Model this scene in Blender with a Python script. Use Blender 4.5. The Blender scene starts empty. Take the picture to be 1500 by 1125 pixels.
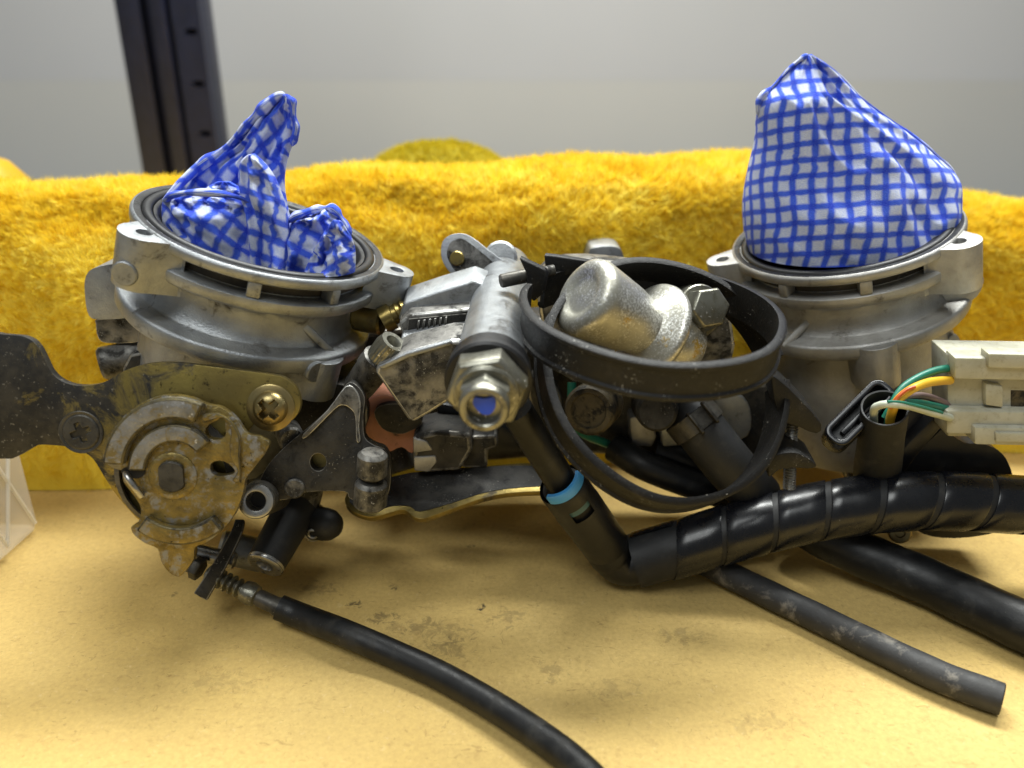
import bpy, bmesh, math, random
import numpy as np
from mathutils import Vector, Matrix

random.seed(7); rng = np.random.default_rng(7)
scene = bpy.context.scene
col = scene.collection
MM = 0.001                                   # everything below is laid out in millimetres

# ------------------------------------------------------------------ camera
PITCH = math.radians(22.0); FPX = 1170.0
CAM = Vector((0, -200, 140))
FWD = Vector((0, math.cos(PITCH), -math.sin(PITCH))); UPV = Vector((0, math.sin(PITCH), math.cos(PITCH)))
cd = bpy.data.cameras.new('camera'); cam = bpy.data.objects.new('camera', cd); col.objects.link(cam)
cam.location = CAM * MM; cam.rotation_euler = (math.radians(90) - PITCH, 0, 0)
cd.sensor_width = 36; cd.lens = FPX / 1500 * 36; cd.clip_start = 0.01; cd.clip_end = 20
cd.dof.use_dof = True; cd.dof.focus_distance = 0.197; cd.dof.aperture_fstop = cd.lens / 2.8
scene.camera = cam

# ------------------------------------------------------------------ world, lamps, exposure
w = bpy.data.worlds.new('World'); scene.world = w; w.use_nodes = True
bg = w.node_tree.nodes['Background']; bg.inputs[0].default_value = (0.92, 0.98, 1.0, 1); bg.inputs[1].default_value = 0.21

def area(name, loc, target, sx, sy, power, colr):
    l = bpy.data.lights.new(name, 'AREA'); l.shape = 'RECTANGLE'; l.size = sx; l.size_y = sy
    l.energy = power; l.color = colr
    o = bpy.data.objects.new(name, l); col.objects.link(o); o.location = loc
    o.rotation_euler = (Vector(target) - Vector(loc)).to_track_quat('-Z', 'Y').to_euler()
    return o
area('bench_strip_lamp', (0.10, 0.27, 0.78), (0.02, 0.0, 0.0), 0.75, 0.15, 16.5, (0.98, 1.0, 0.96))
area('room_ceiling_lamp', (-0.35, -0.75, 1.35), (0, 0, 0.05), 0.6, 0.6, 11.0, (0.97, 1.0, 0.98))

scene.view_settings.view_transform = 'Standard'; scene.view_settings.look = 'None'
scene.view_settings.exposure = 0.0; scene.view_settings.gamma = 1.0
scene.render.engine = 'CYCLES'
scene.cycles.max_bounces = 8

# ------------------------------------------------------------------ helpers: where a line of sight meets a depth or a plane
def ray(px, py):
    return FWD + Vector(((px - 750) / FPX, 0, 0)) - UPV * ((py - 562.5) / FPX)
def W(px, py, Y):
    d = ray(px, py); return CAM + d * ((Y + 200) / d.y)
TZ = 6.0                                      # height of the board's top
def WZ(px, py, Z=0.0):                        # Z above the board
    d = ray(px, py); Z = Z + TZ; return CAM + d * ((Z - CAM.z) / d.z)
def WP(px, py, p0, n):
    d = ray(px, py); return CAM + d * ((Vector(p0) - CAM).dot(n) / d.dot(n))
def mmpp(p):                                  # millimetres that one photograph pixel covers at p
    return (Vector(p) - CAM).dot(FWD) / FPX
def cr(pts, n=6, closed=False):               # Catmull-Rom through points
    P_ = [Vector(p) for p in pts]; m = len(P_); out = []
    segs = m if closed else m - 1
    for i in range(segs):
        if closed: p0, p1, p2, p3 = P_[(i - 1) % m], P_[i], P_[(i + 1) % m], P_[(i + 2) % m]
        else: p0, p1, p2, p3 = P_[max(i - 1, 0)], P_[i], P_[i + 1], P_[min(i + 2, m - 1)]
        for k in range(n):
            t = k / n
            out.append(0.5 * ((2 * p1) + (p2 - p0) * t + (2 * p0 - 5 * p1 + 4 * p2 - p3) * t * t + (3 * p1 - p0 - 3 * p2 + p3) * t ** 3))
    if not closed: out.append(P_[-1])
    return out
def cr2(pts, n=4): return [(v.x, v.y) for v in cr([(p[0], p[1], 0) for p in pts], n, True)]
def lerp(a, b, t): return a + (b - a) * t
def basis(n, ref=Vector((1, 0, 0))):
    n = Vector(n).normalized()
    a = ref - n * ref.dot(n)
    if a.length < 1e-3: a = Vector((0, 0, 1)) - n * n.z
    a.normalize(); return a, n.cross(a), n

class MB:
    def __init__(s): s.v = []; s.f = []
    def add(s, v, f):
        o = len(s.v); s.v += [Vector(p) for p in v]; s.f += [tuple(i + o for i in q) for q in f]; return s
    def grid(s, rows, wrap_u=False, wrap_v=False):
        m, n = len(rows), len(rows[0]); f = []
        for i in range(m if wrap_v else m - 1):
            for j in range(n if wrap_u else n - 1):
                f.append((i * n + j, i * n + (j + 1) % n, ((i + 1) % m) * n + (j + 1) % n, ((i + 1) % m) * n + j))
        return s.add([p for r in rows for p in r], f)
    def lathe(s, c, n, prof, seg=64, a0=0, a1=2 * math.pi, close=False, cap0=False, cap1=False, fn=None):
        a, b, n = basis(n); c = Vector(c); full = abs(a1 - a0 - 2 * math.pi) < 1e-6
        m = seg if full else seg + 1; rows = []
        for (r, h) in prof:
            row = []
            for k in range(m):
                t = a0 + (a1 - a0) * k / seg
                rr, hh = (r, h) if fn is None else fn(r, h, t)
                row.append(c + (a * math.cos(t) + b * math.sin(t)) * rr + n * hh)
            rows.append(row)
        o = len(s.v); s.grid(rows, full, close)
        if cap0: s.f.append(tuple(o + k for k in reversed(range(m))))
        if cap1: s.f.append(tuple(o + (len(prof) - 1) * m + k for k in range(m)))
        if close and not full:
            s.f.append(tuple(o + i * m for i in range(len(prof)))); s.f.append(tuple(o + i * m + m - 1 for i in reversed(range(len(prof)))))
        return s
    def cyl(s, p, q, r0, r1=None, seg=32, ch=0.0):
        p, q = Vector(p), Vector(q); n = (q - p); L = n.length; r1 = r0 if r1 is None else r1
        if ch: pr = [(r0 - ch, 0), (r0, ch), (r1, L - ch), (r1 - ch, L)]
        else: pr = [(r0, 0), (r1, L)]
        return s.lathe(p, n, pr, seg, cap0=True, cap1=True)
    def tube(s, pts, rad, seg=24, caps=True):
        pts = [Vector(p) for p in pts]; m = len(pts)
        if not hasattr(rad, '__len__'): rad = [rad] * m
        t0 = (pts[1] - pts[0]).normalized(); a, b, _ = basis(t0, Vector((0, 0, 1))); rows = []
        for i in range(m):
            t = (pts[min(i + 1, m - 1)] - pts[max(i - 1, 0)]).normalized()
            a = (a - t * a.dot(t)).normalized(); b = t.cross(a)
            rows.append([pts[i] + (a * math.cos(2 * math.pi * k / seg) + b * math.sin(2 * math.pi * k / seg)) * rad[i] for k in range(seg)])
        o = len(s.v); s.grid(rows, True)
        if caps:
            s.f.append(tuple(o + k for k in reversed(range(seg)))); s.f.append(tuple(o + (m - 1) * seg + k for k in range(seg)))
        return s
    def box(s, c, ax, ay, az):               # centre and three half-axis vectors
        c, ax, ay, az = Vector(c), Vector(ax), Vector(ay), Vector(az)
        v = [c + ax * i + ay * j + az * k for i in (-1, 1) for j in (-1, 1) for k in (-1, 1)]
        return s.add(v, [(0, 1, 3, 2), (4, 6, 7, 5), (0, 4, 5, 1), (2, 3, 7, 6), (0, 2, 6, 4), (1, 5, 7, 3)])
    def hexp(s, c, n, af, h, rot=0, ch=0.6):  # hexagon prism with chamfered front, from c along n
        a, b, n = basis(n); c = Vector(c); R = af / math.sqrt(3); rows = []
        for (k, hh) in ((1, 0), (1, h - ch), (0.9, h)):
            rows.append([c + (a * math.cos(rot + i * math.pi / 3) + b * math.sin(rot + i * math.pi / 3)) * R * k + n * hh for i in range(6)])
        o = len(s.v); s.grid(rows, True); s.f.append(tuple(o + 12 + i for i in range(6))); s.f.append(tuple(o + i for i in reversed(range(6))))
        return s
    def slab(s, loops, dv):                   # outer loop + holes (3-D points on one plane), extruded by dv
        bm = bmesh.new(); eds = []
        for L in loops:
            vs = [bm.verts.new(p) for p in L]
            eds += [bm.edges.new((vs[i], vs[(i + 1) % len(vs)])) for i in range(len(vs))]
        bmesh.ops.triangle_fill(bm, use_beauty=True, edges=eds)
        bm.verts.index_update(); bm.verts.ensure_lookup_table()
        front = [v.co.copy() for v in bm.verts]; nv = len(front); fs = [[v.index for v in f.verts] for f in bm.faces]
        dv = Vector(dv)
        if fs:
            q = fs[0]; nn = (front[q[1]] - front[q[0]]).cross(front[q[2]] - front[q[0]])
            flip = nn.dot(dv) > 0
            f = []
            for q in fs:
                a_ = list(reversed(q)) if flip else list(q)
                f.append(tuple(a_)); f.append(tuple(i + nv for i in reversed(a_)))
            for e in bm.edges:
                if len(e.link_faces) == 1:
                    i, j = e.verts[0].index, e.verts[1].index; f.append((i, j, j + nv, i + nv))
            s.add(front + [p + dv for p in front], f)
        bm.free(); return s
    def build(s, name, m, parent=None, bevel=0.0, seg=2, smooth=38, bev_ang=35, uv=None):
        bm = bmesh.new(); vs = [bm.verts.new(p) for p in s.v]
        luv = bm.loops.layers.uv.new('UVMap') if uv else None
        for q in s.f:
            try: fc = bm.faces.new([vs[i] for i in q])
            except ValueError: continue
            if uv:
                for lp, i in zip(fc.loops, q): lp[luv].uv = uv[i]
        if not uv:
            bmesh.ops.remove_doubles(bm, verts=bm.verts, dist=1e-4)
            bmesh.ops.recalc_face_normals(bm, faces=bm.faces)
        if bevel:
            ed = [e for e in bm.edges if len(e.link_faces) == 2 and e.calc_face_angle(0) > math.radians(bev_ang)]
            bmesh.ops.bevel(bm, geom=ed, offset=bevel, offset_type='OFFSET', segments=seg, profile=0.5, affect='EDGES', clamp_overlap=True, material=1 if m.name in EDGE else -1)
        c = Vector((0, 0, 0))
        for v in bm.verts: c += v.co
        c /= max(1, len(bm.verts))
        for v in bm.verts: v.co = (v.co - c) * MM
        me = bpy.data.meshes.new(name); bm.to_mesh(me); bm.free()
        me.polygons.foreach_set('use_smooth', [True] * len(me.polygons))
        if smooth < 180: me.set_sharp_from_angle(angle=math.radians(smooth))
        me.materials.append(m)
        if m.name in EDGE: me.materials.append(EDGE[m.name])
        o = bpy.data.objects.new(name, me); col.objects.link(o); o.location = c * MM
        if parent: attach(o, parent)
        return o
EDGE = {}                                     # rubbed-bare edges: material for the bevel faces of a casting
def wloc(o):
    p = Vector((0, 0, 0))
    return o.location.copy()
def attach(o, parent):                        # every object keeps its own world place: all transforms here are pure translations
    o.parent = parent; o.matrix_parent_inverse = Matrix.Translation(-wloc(parent))
def tag(o, label=None, cat=None, group=None, kind=None):
    if label: o['label'] = label
    if cat: o['category'] = cat
    if group: o['group'] = group
    if kind: o['kind'] = kind
    return o
def thing(name, label, cat, loc, group=None):
    o = bpy.data.objects.new(name, None); col.objects.link(o); o.location = Vector(loc) * MM; o.empty_display_size = 0.01
    return tag(o, label, cat, group)

# ------------------------------------------------------------------ materials
def lin(h):
    c = [int(h[i:i + 2], 16) / 255 for i in (0, 2, 4)]
    return tuple((x / 12.92 if x <= 0.04045 else ((x + 0.055) / 1.055) ** 2.4) for x in c) + (1,)
def nt_new(name):
    m = bpy.data.materials.new(name); m.use_nodes = True; n = m.node_tree; return m, n, n.nodes['Principled BSDF']
def N(n, t, **kw):
    x = n.nodes.new(t)
    for k, v in kw.items(): setattr(x, k, v)
    return x
def noise(n, scale, detail=4, rough=0.55, stretch=None, dist=0.0):
    tc = N(n, 'ShaderNodeTexCoord'); src = tc.outputs['Object']
    if stretch:
        mp = N(n, 'ShaderNodeMapping'); mp.inputs['Scale'].default_value = stretch; n.links.new(src, mp.inputs[0]); src = mp.outputs[0]
    t = N(n, 'ShaderNodeTexNoise'); n.links.new(src, t.inputs['Vector'])
    t.inputs['Scale'].default_value = scale; t.inputs['Detail'].default_value = detail; t.inputs['Roughness'].default_value = rough; t.inputs['Distortion'].default_value = dist
    return t.outputs['Fac']
def ramp(n, fac, p0, p1, c0=(0, 0, 0, 1), c1=(1, 1, 1, 1)):
    r = N(n, 'ShaderNodeValToRGB'); r.color_ramp.elements[0].position = p0; r.color_ramp.elements[1].position = p1
    r.color_ramp.elements[0].color = c0; r.color_ramp.elements[1].color = c1; n.links.new(fac, r.inputs[0]); return r.outputs[0]
def mixc(n, fac, a, b, mode='MIX'):
    x = N(n, 'ShaderNodeMix', data_type='RGBA', blend_type=mode)
    if isinstance(fac, (int, float)): x.inputs[0].default_value = fac
    else: n.links.new(fac, x.inputs[0])
    for i, v in ((6, a), (7, b)):
        if isinstance(v, tuple): x.inputs[i].default_value = v
        else: n.links.new(v, x.inputs[i])
    return x.outputs[2]
def mth(n, op, a, b=0.0, c=None):
    x = N(n, 'ShaderNodeMath', operation=op)
    for i, v in enumerate((a, b) if c is None else (a, b, c)):
        if isinstance(v, (int, float)): x.inputs[i].default_value = v
        else: n.links.new(v, x.inputs[i])
    return x.outputs[0]
def bump(n, bs, h, strength=0.2, dist=0.0003):
    b = N(n, 'ShaderNodeBump'); b.inputs['Strength'].default_value = strength; b.inputs['Distance'].default_value = dist
    n.links.new(h, b.inputs['Height']); n.links.new(b.outputs[0], bs.inputs['Normal'])
# a worn surface: a base with tone drift, one or two kinds of dirt or wear in their own patches, fine relief
def worn(name, base, alt=None, dirt=None, speck=None, metal=0.0, rough=0.5, rvar=0.15, da=(0.55, 0.7), ds=260, dmetal=None, drough=0.75,
         ss=1600, sa=(0.66, 0.72), bs_=0.25, bscale=1500, bdist=0.00025, spec=0.5, alts=120, coat=0.0):
    m, n, b = nt_new(name)
    c = base
    if alt: c = mixc(n, ramp(n, noise(n, alts, 5, 0.6), 0.35, 0.65), base, alt)
    r = mth(n, 'MULTIPLY_ADD', noise(n, 420, 4), rvar * 2, rough - rvar)
    mt = metal
    if dirt:
        d = ramp(n, noise(n, ds, 7, 0.68, dist=0.4), da[0], da[1]); c = mixc(n, d, c, dirt)
        r = mth(n, 'MAXIMUM', r, mth(n, 'MULTIPLY', d, drough))
        if dmetal is not None: mt = mth(n, 'MULTIPLY_ADD', d, dmetal - metal, metal)
    if speck:
        d2 = ramp(n, mth(n, 'ADD', noise(n, ss, 3, 0.6), mth(n, 'MULTIPLY_ADD', noise(n, 130, 3, 0.6), 0.5, -0.25)), sa[0], sa[1]); c = mixc(n, d2, c, speck)
    if isinstance(c, tuple): b.inputs['Base Color'].default_value = c
    else: n.links.new(c, b.inputs['Base Color'])
    if isinstance(mt, (int, float)): b.inputs['Metallic'].default_value = mt
    else: n.links.new(mt, b.inputs['Metallic'])
    n.links.new(r, b.inputs['Roughness']); b.inputs['Specular IOR Level'].default_value = spec
    if coat: b.inputs['Coat Weight'].default_value = coat; b.inputs['Coat Roughness'].default_value = 0.15
    if bs_: bump(n, b, noise(n, bscale, 5, 0.65), bs_, bdist)
    return m
M = {}
M['alu'] = worn('cast_aluminium', lin('a9acae'), lin('8b8e91'), lin('3a352d'), None, metal=0.82, rough=0.43, rvar=0.12, da=(0.57, 0.70), ds=140, dmetal=0.3, bs_=0.5, bscale=2200, bdist=0.0003)
M['alu_light'] = worn('cast_aluminium_pale', lin('b4b3b0'), lin('979590'), lin('4b463c'), None, metal=0.75, rough=0.48, rvar=0.1, da=(0.60, 0.74), ds=130, dmetal=0.2, bs_=0.5, bscale=2200, bdist=0.0003)
M['alu_dirty'] = worn('grimy_cast_aluminium', lin('8a8883'), lin('4d4b47'), lin('211f1b'), lin('b0aea8'), metal=0.55, rough=0.45, da=(0.44, 0.58), ds=190, dmetal=0.1, bs_=0.5, bscale=1500, ss=2200, sa=(0.70, 0.76))
M['alu_dark'] = worn('dark_casting', lin('3f3d39'), lin('242220'), lin('151412'), lin('8e8a80'), metal=0.35, rough=0.5, da=(0.45, 0.60), ds=220, dmetal=0.05, sa=(0.68, 0.75), ss=2000, bs_=0.55, bscale=1300)  # dark castings' own tone; the centre fill borrows it as painted shade
M['alu_edge'] = worn('bare_aluminium_edge', lin('c4c3bf'), lin('a5a39d'), lin('45423d'), None, metal=0.8, rough=0.32, da=(0.5, 0.62), ds=260, dmetal=0.2, bs_=0.3)
M['dark_edge'] = worn('rubbed_casting_edge', lin('8f8c85'), lin('6d6a64'), lin('282623'), None, metal=0.6, rough=0.4, da=(0.46, 0.58), ds=260, dmetal=0.1, bs_=0.3)
EDGE['grimy_cast_aluminium'] = M['alu_edge']; EDGE['dark_casting'] = M['dark_edge']
M['rim'] = worn('stained_flange_face', lin('4a4a4b'), lin('343434'), lin('1c1b19'), lin('87868a'), metal=0.6, rough=0.42, da=(0.5, 0.64), ds=170, dmetal=0.2, sa=(0.72, 0.78), ss=1500, bs_=0.35)
M['seal'] = worn('seal_rubber', lin('121214'), lin('1b1b1d'), None, lin('4c4c4a'), rough=0.45, sa=(0.76, 0.80), bs_=0.15)
M['rubber'] = worn('hose_rubber', lin('0d0d0f'), lin('151617'), lin('2b2a28'), lin('56544e'), rough=0.45, rvar=0.2, spec=0.4, da=(0.53, 0.68), ds=140, sa=(0.74, 0.78), ss=1300, bs_=0.2, bscale=1800)
M['rubber_soft'] = worn('matt_rubber', lin('101113'), lin('191a1c'), lin('33312d'), None, rough=0.58, rvar=0.1, da=(0.55, 0.72), ds=130, bs_=0.25)
M['rubber_grey'] = worn('dusty_grey_hose', lin('242425'), lin('333231'), lin('7a746a'), lin('8d887e'), rough=0.6, da=(0.57, 0.68), ds=110, sa=(0.76, 0.80), ss=900, bs_=0.35)
M['band'] = worn('clamp_band_plastic', lin('0d0c0c'), lin('151413'), lin('2f2c28'), lin('9d9b95'), spec=0.35, rough=0.5, rvar=0.12, da=(0.56, 0.7), ds=170, sa=(0.70, 0.74), ss=2000, bs_=0.6, bscale=1700)
M['gloss'] = worn('glossy_black_wrap', lin('0b0c10'), lin('121318'), None, lin('5a5852'), rough=0.28, rvar=0.1, sa=(0.78, 0.81), ss=900, bs_=0.025, bscale=500)
M['blackpl'] = worn('black_plastic', lin('0a0a0c'), lin('111113'), lin('272521'), lin('605d57'), rough=0.4, da=(0.58, 0.72), sa=(0.78, 0.82), ss=1100, bs_=0.18)
M['zinc'] = worn('zinc_plated_steel', lin('96958a'), lin('7b796d'), lin('5a5748'), lin('dad9d4'), metal=0.85, rough=0.34, da=(0.5, 0.62), ds=200, dmetal=0.6, drough=0.5, sa=(0.68, 0.74), ss=1500, bs_=0.3)
M['damper'] = worn('corroded_zinc_can', lin('bbb9ab'), lin('94928a'), lin('b89a4a'), lin('dcdcd8'), metal=0.65, rough=0.36, rvar=0.12, da=(0.605, 0.65), ds=80, dmetal=0.5, drough=0.5, sa=(0.50, 0.66), ss=2000, bs_=0.35, bscale=1400)
M['gold'] = worn('yellow_chromate_steel', lin('94824a'), lin('75663c'), lin('453d2b'), None, metal=0.85, rough=0.33, da=(0.54, 0.68), ds=140, dmetal=0.5, drough=0.55, bs_=0.15, bscale=1200)
M['brass'] = worn('gilt_screw', lin('978a60'), lin('7f6c46'), lin('3d3222'), None, metal=0.9, rough=0.36, da=(0.60, 0.72), ds=260, dmetal=0.4, bs_=0.12)
M['pulley'] = worn('corroded_pulley', lin('92804a'), lin('665936'), lin('8a8986'), lin('2a261d'), metal=0.7, rough=0.38, da=(0.51, 0.62), ds=330, dmetal=0.6, drough=0.5, sa=(0.68, 0.74), ss=1200, bs_=0.7, bscale=800, bdist=0.0004, alts=220)
M['pulley_gray'] = worn('corroded_pulley_rail', lin('a09f9e'), lin('75746f'), lin('82734a'), lin('d0cfcd'), metal=0.65, rough=0.42, da=(0.50, 0.60), ds=330, dmetal=0.6, drough=0.5, sa=(0.66, 0.74), ss=1200, bs_=0.7, bscale=800, bdist=0.0004, alts=200)
M['pulley_edge'] = worn('grimy_pulley_edge', lin('6d6343'), lin('4b4533'), lin('2a261d'), None, metal=0.5, rough=0.45, da=(0.46, 0.6), ds=260, dmetal=0.2, bs_=0.3)
EDGE['corroded_pulley'] = M['pulley_edge']; EDGE['corroded_pulley_rail'] = M['pulley_edge']
M['steel'] = worn('bright_steel', lin('bdbcb8'), lin('9b9994'), lin('3c3933'), None, metal=0.95, rough=0.3, da=(0.58, 0.7), ds=260, dmetal=0.4, bs_=0.15)
M['steel_dark'] = worn('dull_steel', lin('5b5852'), lin('403e39'), lin('211f1c'), lin('8a877f'), metal=0.6, rough=0.42, da=(0.5, 0.64), ds=300, dmetal=0.2, sa=(0.72, 0.78), bs_=0.35)
M['terracotta'] = worn('terracotta_insulator', lin('b57a62'), lin('97664f'), lin('2d2724'), None, rough=0.6, da=(0.57, 0.64), ds=110, bs_=0.2)
M['brown'] = worn('brown_grimed_plug', lin('4a4232'), lin('5d5238'), lin('15130f'), lin('83785c'), metal=0.2, rough=0.6, da=(0.45, 0.6), bs_=0.5, sa=(0.7, 0.76))
M['bluepl'] = worn('light_blue_plastic', lin('3f8ecb'), lin('4a99d4'), None, None, rough=0.4, bs_=0.08)
M['bluepaint'] = worn('blue_paint_mark', lin('1446d8'), lin('1f55e0'), None, lin('7f9be4'), rough=0.45, sa=(0.78, 0.84), ss=1400, bs_=0.3)
M['hole'] = worn('dark_recess', lin('0d0c0a'), lin('1a1713'), None, None, rough=0.6, bs_=0.1)  # near-black tone for hole floors, bores and sunken parts
def wireM(name, h, h2=None):
    return worn(name, lin(h), lin(h2 or h), None, None, rough=0.4, bs_=0.08)
M['w_green'] = wireM('green_wire', '1e6b55', '27796a'); M['w_yellow'] = wireM('yellow_wire', 'd9ae2a', 'cf9f2a'); M['w_white'] = wireM('white_wire', 'c9cdbd', 'b4bba8')
M['w_pink'] = wireM('dull_pink_wire', '7d6a66', '6a5a58'); M['w_orange'] = wireM('orange_stripe', 'c85a25')

# ================================================================== SETTING
def table_material():
    m, n, b = nt_new('fibreboard')
    c = mixc(n, ramp(n, noise(n, 14, 4, 0.6), 0.3, 0.7), lin('ceaf66'), lin('d6b974'))
    c = mixc(n, ramp(n, noise(n, 800, 5, 0.75), 0.30, 0.66), mixc(n, 0.62, c, lin('b3935a')), c)
    c = mixc(n, mth(n, 'MULTIPLY', ramp(n, noise(n, 420, 4, 0.7), 0.56, 0.70), .45), c, lin('a98a52'))
    fib = ramp(n, noise(n, 260, 3, 0.6, stretch=(1.0, 2.6, 1.0), dist=1.6), 0.645, 0.69)         # scattered dark fibres, two directions
    fib2 = ramp(n, noise(n, 230, 3, 0.6, stretch=(2.4, 1.0, 1.0), dist=1.8), 0.67, 0.71)
    c = mixc(n, mth(n, 'MULTIPLY', fib, 0.38), c, lin('7c5f35')); c = mixc(n, mth(n, 'MULTIPLY', fib2, 0.3), c, lin('7c5f35'))
    lt = ramp(n, noise(n, 650, 4, 0.65, dist=0.6), 0.62, 0.72); c = mixc(n, mth(n, 'MULTIPLY', lt, 0.35), c, lin('e6cf9a'))
    # oily smudges left on the board, each a smear of its own
    tc = N(n, 'ShaderNodeTexCoord'); sep = N(n, 'ShaderNodeSeparateXYZ'); n.links.new(tc.outputs['Object'], sep.inputs[0])
    br = noise(n, 330, 5, 0.75, dist=0.6)
    for (px, py, rx, ry, k) in SMEARS:
        p = WZ(px, py) * MM
        dx = mth(n, 'DIVIDE', mth(n, 'SUBTRACT', sep.outputs[0], p.x), rx * MM); dy = mth(n, 'DIVIDE', mth(n, 'SUBTRACT', sep.outputs[1], p.y), ry * MM)
        d = mth(n, 'ADD', mth(n, 'MULTIPLY', dx, dx), mth(n, 'MULTIPLY', dy, dy))
        fall = mth(n, 'MAXIMUM', mth(n, 'SUBTRACT', 1.0, d), 0.0)
        msk = ramp(n, mth(n, 'ADD', br, mth(n, 'MULTIPLY', fall, 0.22)), 0.64, 0.74)
        c = mixc(n, mth(n, 'MULTIPLY', mth(n, 'MULTIPLY', msk, mth(n, 'MINIMUM', mth(n, 'MULTIPLY', fall, 4.0), 1.0)), k), c, lin('3c352b'))
    n.links.new(c, b.inputs['Base Color']); b.inputs['Roughness'].default_value = 0.72; b.inputs['Specular IOR Level'].default_value = 0.3
    bump(n, b, noise(n, 900, 6, 0.75), 0.6, 0.0003)
    return m
SMEARS = [(575, 860, 3, 2, .7), (640, 925, 14, 7, .28), (745, 905, 9, 6, .3), (470, 860, 8, 4, .35), (1000, 930, 10, 5, .25), (330, 1000, 14, 6, .18), (1120, 1060, 14, 6, .18), (520, 885, 3, 3, .8), (560, 905, 6, 4, .5), (660, 950, 9, 6, .35), (705, 889, 2.2, 2.5, .95), (600, 915, 10, 5, .2), (812, 985, 6, 6, .3), (690, 800, 2, 2, .8), (900, 1010, 12, 5, .2), (255, 872, 2, 2, .5)]
# the board: top sheet with slightly rounded front; broad enough to pass under the towel
mb = MB(); mb.box((0, 60, TZ - 6), (620, 0, 0), (0, 330, 0), (0, 0, 6))
tb = mb.build('tabletop', None or table_material(), None, bevel=1.0); tag(tb, kind='structure')
tb.data.transform(Matrix.Translation(tb.location)); tb.location = (0, 0, 0)      # object space = world, so the smudges lie where they are

# wall behind: painted board in two butted sheets
WALLY = 700.0
def wall_mat(name, a, b_):
    m, n, bs = nt_new(name)
    c = mixc(n, ramp(n, noise(n, 3.0, 3, 0.5), 0.3, 0.7), lin(a), lin(b_)); n.links.new(c, bs.inputs['Base Color']); bs.inputs['Roughness'].default_value = 0.38
    return m
zb = W(750, 118, WALLY).z
wm = wall_mat('grey_white_panel', 'a9a9ab', 'a4a4a5')
wl = MB().box((0, WALLY + 6, zb + 400), (2600, 0, 0), (0, 6, 0), (0, 0, 400)).build('wall', wm, None); tag(wl, kind='structure')
MB().box((0, WALLY + 6, zb / 2 - 20), (2600, 0, 0), (0, 6, 0), (0, 0, zb / 2 + 19.9)).build('lower_panel', wall_mat('grey_warm_panel', 'acaba8', 'a6a5a2'), wl)

# shelf upright: folded dark steel angle with slots
UY = 372.0
ul = W(186, 120, UY).x; ur = W(306, 120, UY).x; uw = (ur - ul); ux = (ul + ur) / 2
up = thing('shelf_upright', 'dark navy steel shelf upright standing blurred behind the towel', 'shelf post', (ux, UY, 0))
um = worn('navy_painted_steel', lin('10142a'), lin('151a33'), None, lin('262c48'), rough=0.42, sa=(0.72, 0.78), bs_=0.05)
hgt = 430
def upost(x0, x1, y0, y1): return MB().box(((x0 + x1) / 2, (y0 + y1) / 2, hgt / 2), ((x1 - x0) / 2, 0, 0), (0, (y1 - y0) / 2, 0), (0, 0, hgt / 2))
upost(ul, ul + uw * .30, UY, UY + 3).build('front_flange', um, up, bevel=1)
upost(ul + uw * .30, ul + uw * .42, UY + 8, UY + 11).build('channel', um, up, bevel=1)
upost(ul + uw * .42, ul + uw * .60, UY - 2, UY + 2).build('rib', um, up, bevel=1)
upost(ul + uw * .60, ul + uw * .66, UY + 7, UY + 10).build('channel', um, up, bevel=1)
x0, x1 = ul + uw * .66, ur
holes = []
for zc in range(30, 420, 32):
    holes.append([Vector((lerp(x0, x1, .62) + 4.5 * math.cos(t), UY, zc + 2.0 * math.sin(t))) for t in [k * math.pi / 8 for k in range(16)]])
MB().slab([[Vector(p) for p in ((x0, UY, 0), (x1, UY, 0), (x1, UY, hgt), (x0, UY, hgt))]] + holes, (0, 3, 0)).build('slotted_flange', um, up)
MB().box((ux, UY + 14, hgt / 2), (uw / 2 - 3.5, 0, 0), (0, 1.5, 0), (0, 0, hgt / 2)).build('back_web', um, up)
MB().box((ur - 1.5, UY + 14, hgt / 2), (1.5, 0, 0), (0, 11, 0), (0, 0, hgt / 2)).build('return_edge', um, up, bevel=.6)

# ------------------------------------------------------------------ towels
def pile_material(name, a, b_, c_):
    m, n, bs = nt_new(name)
    at = N(n, 'ShaderNodeAttribute', attribute_name='tint'); r = N(n, 'ShaderNodeValToRGB')
    e = r.color_ramp.elements; e[0].color = lin(a); e[1].color = lin(c_); x = e.new(0.5); x.color = lin(b_)
    n.links.new(at.outputs['Fac'], r.inputs[0]); n.links.new(r.outputs[0], bs.inputs['Base Color'])
    bs.inputs['Roughness'].default_value = 0.7; bs.inputs['Specular IOR Level'].default_value = 0.2
    bs.inputs['Sheen Weight'].default_value = 0.25; bs.inputs['Sheen Tint'].default_value = lin(c_)
    # a little light through each fibre
    tr = N(n, 'ShaderNodeBsdfTranslucent'); n.links.new(r.outputs[0], tr.inputs[0]); mx = N(n, 'ShaderNodeMixShader'); mx.inputs[0].default_value = 0.42
    out = n.nodes['Material Output']; n.links.new(bs.outputs[0], mx.inputs[1]); n.links.new(tr.outputs[0], mx.inputs[2]); n.links.new(mx.outputs[0], out.inputs[0])
    return m
def vnoise(x, y, seed):                        # smooth value noise on numpy arrays
    g = np.random.default_rng(seed).random((64, 64)); xi = np.floor(x).astype(int); yi = np.floor(y).astype(int); fx = x - xi; fy = y - yi
    fx = fx * fx * (3 - 2 * fx); fy = fy * fy * (3 - 2 * fy)
    G = lambda i, j: g[i % 64, j % 64]
    return (G(xi, yi) * (1 - fx) + G(xi + 1, yi) * fx) * (1 - fy) + (G(xi, yi + 1) * (1 - fx) + G(xi + 1, yi + 1) * fx) * fy
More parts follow.
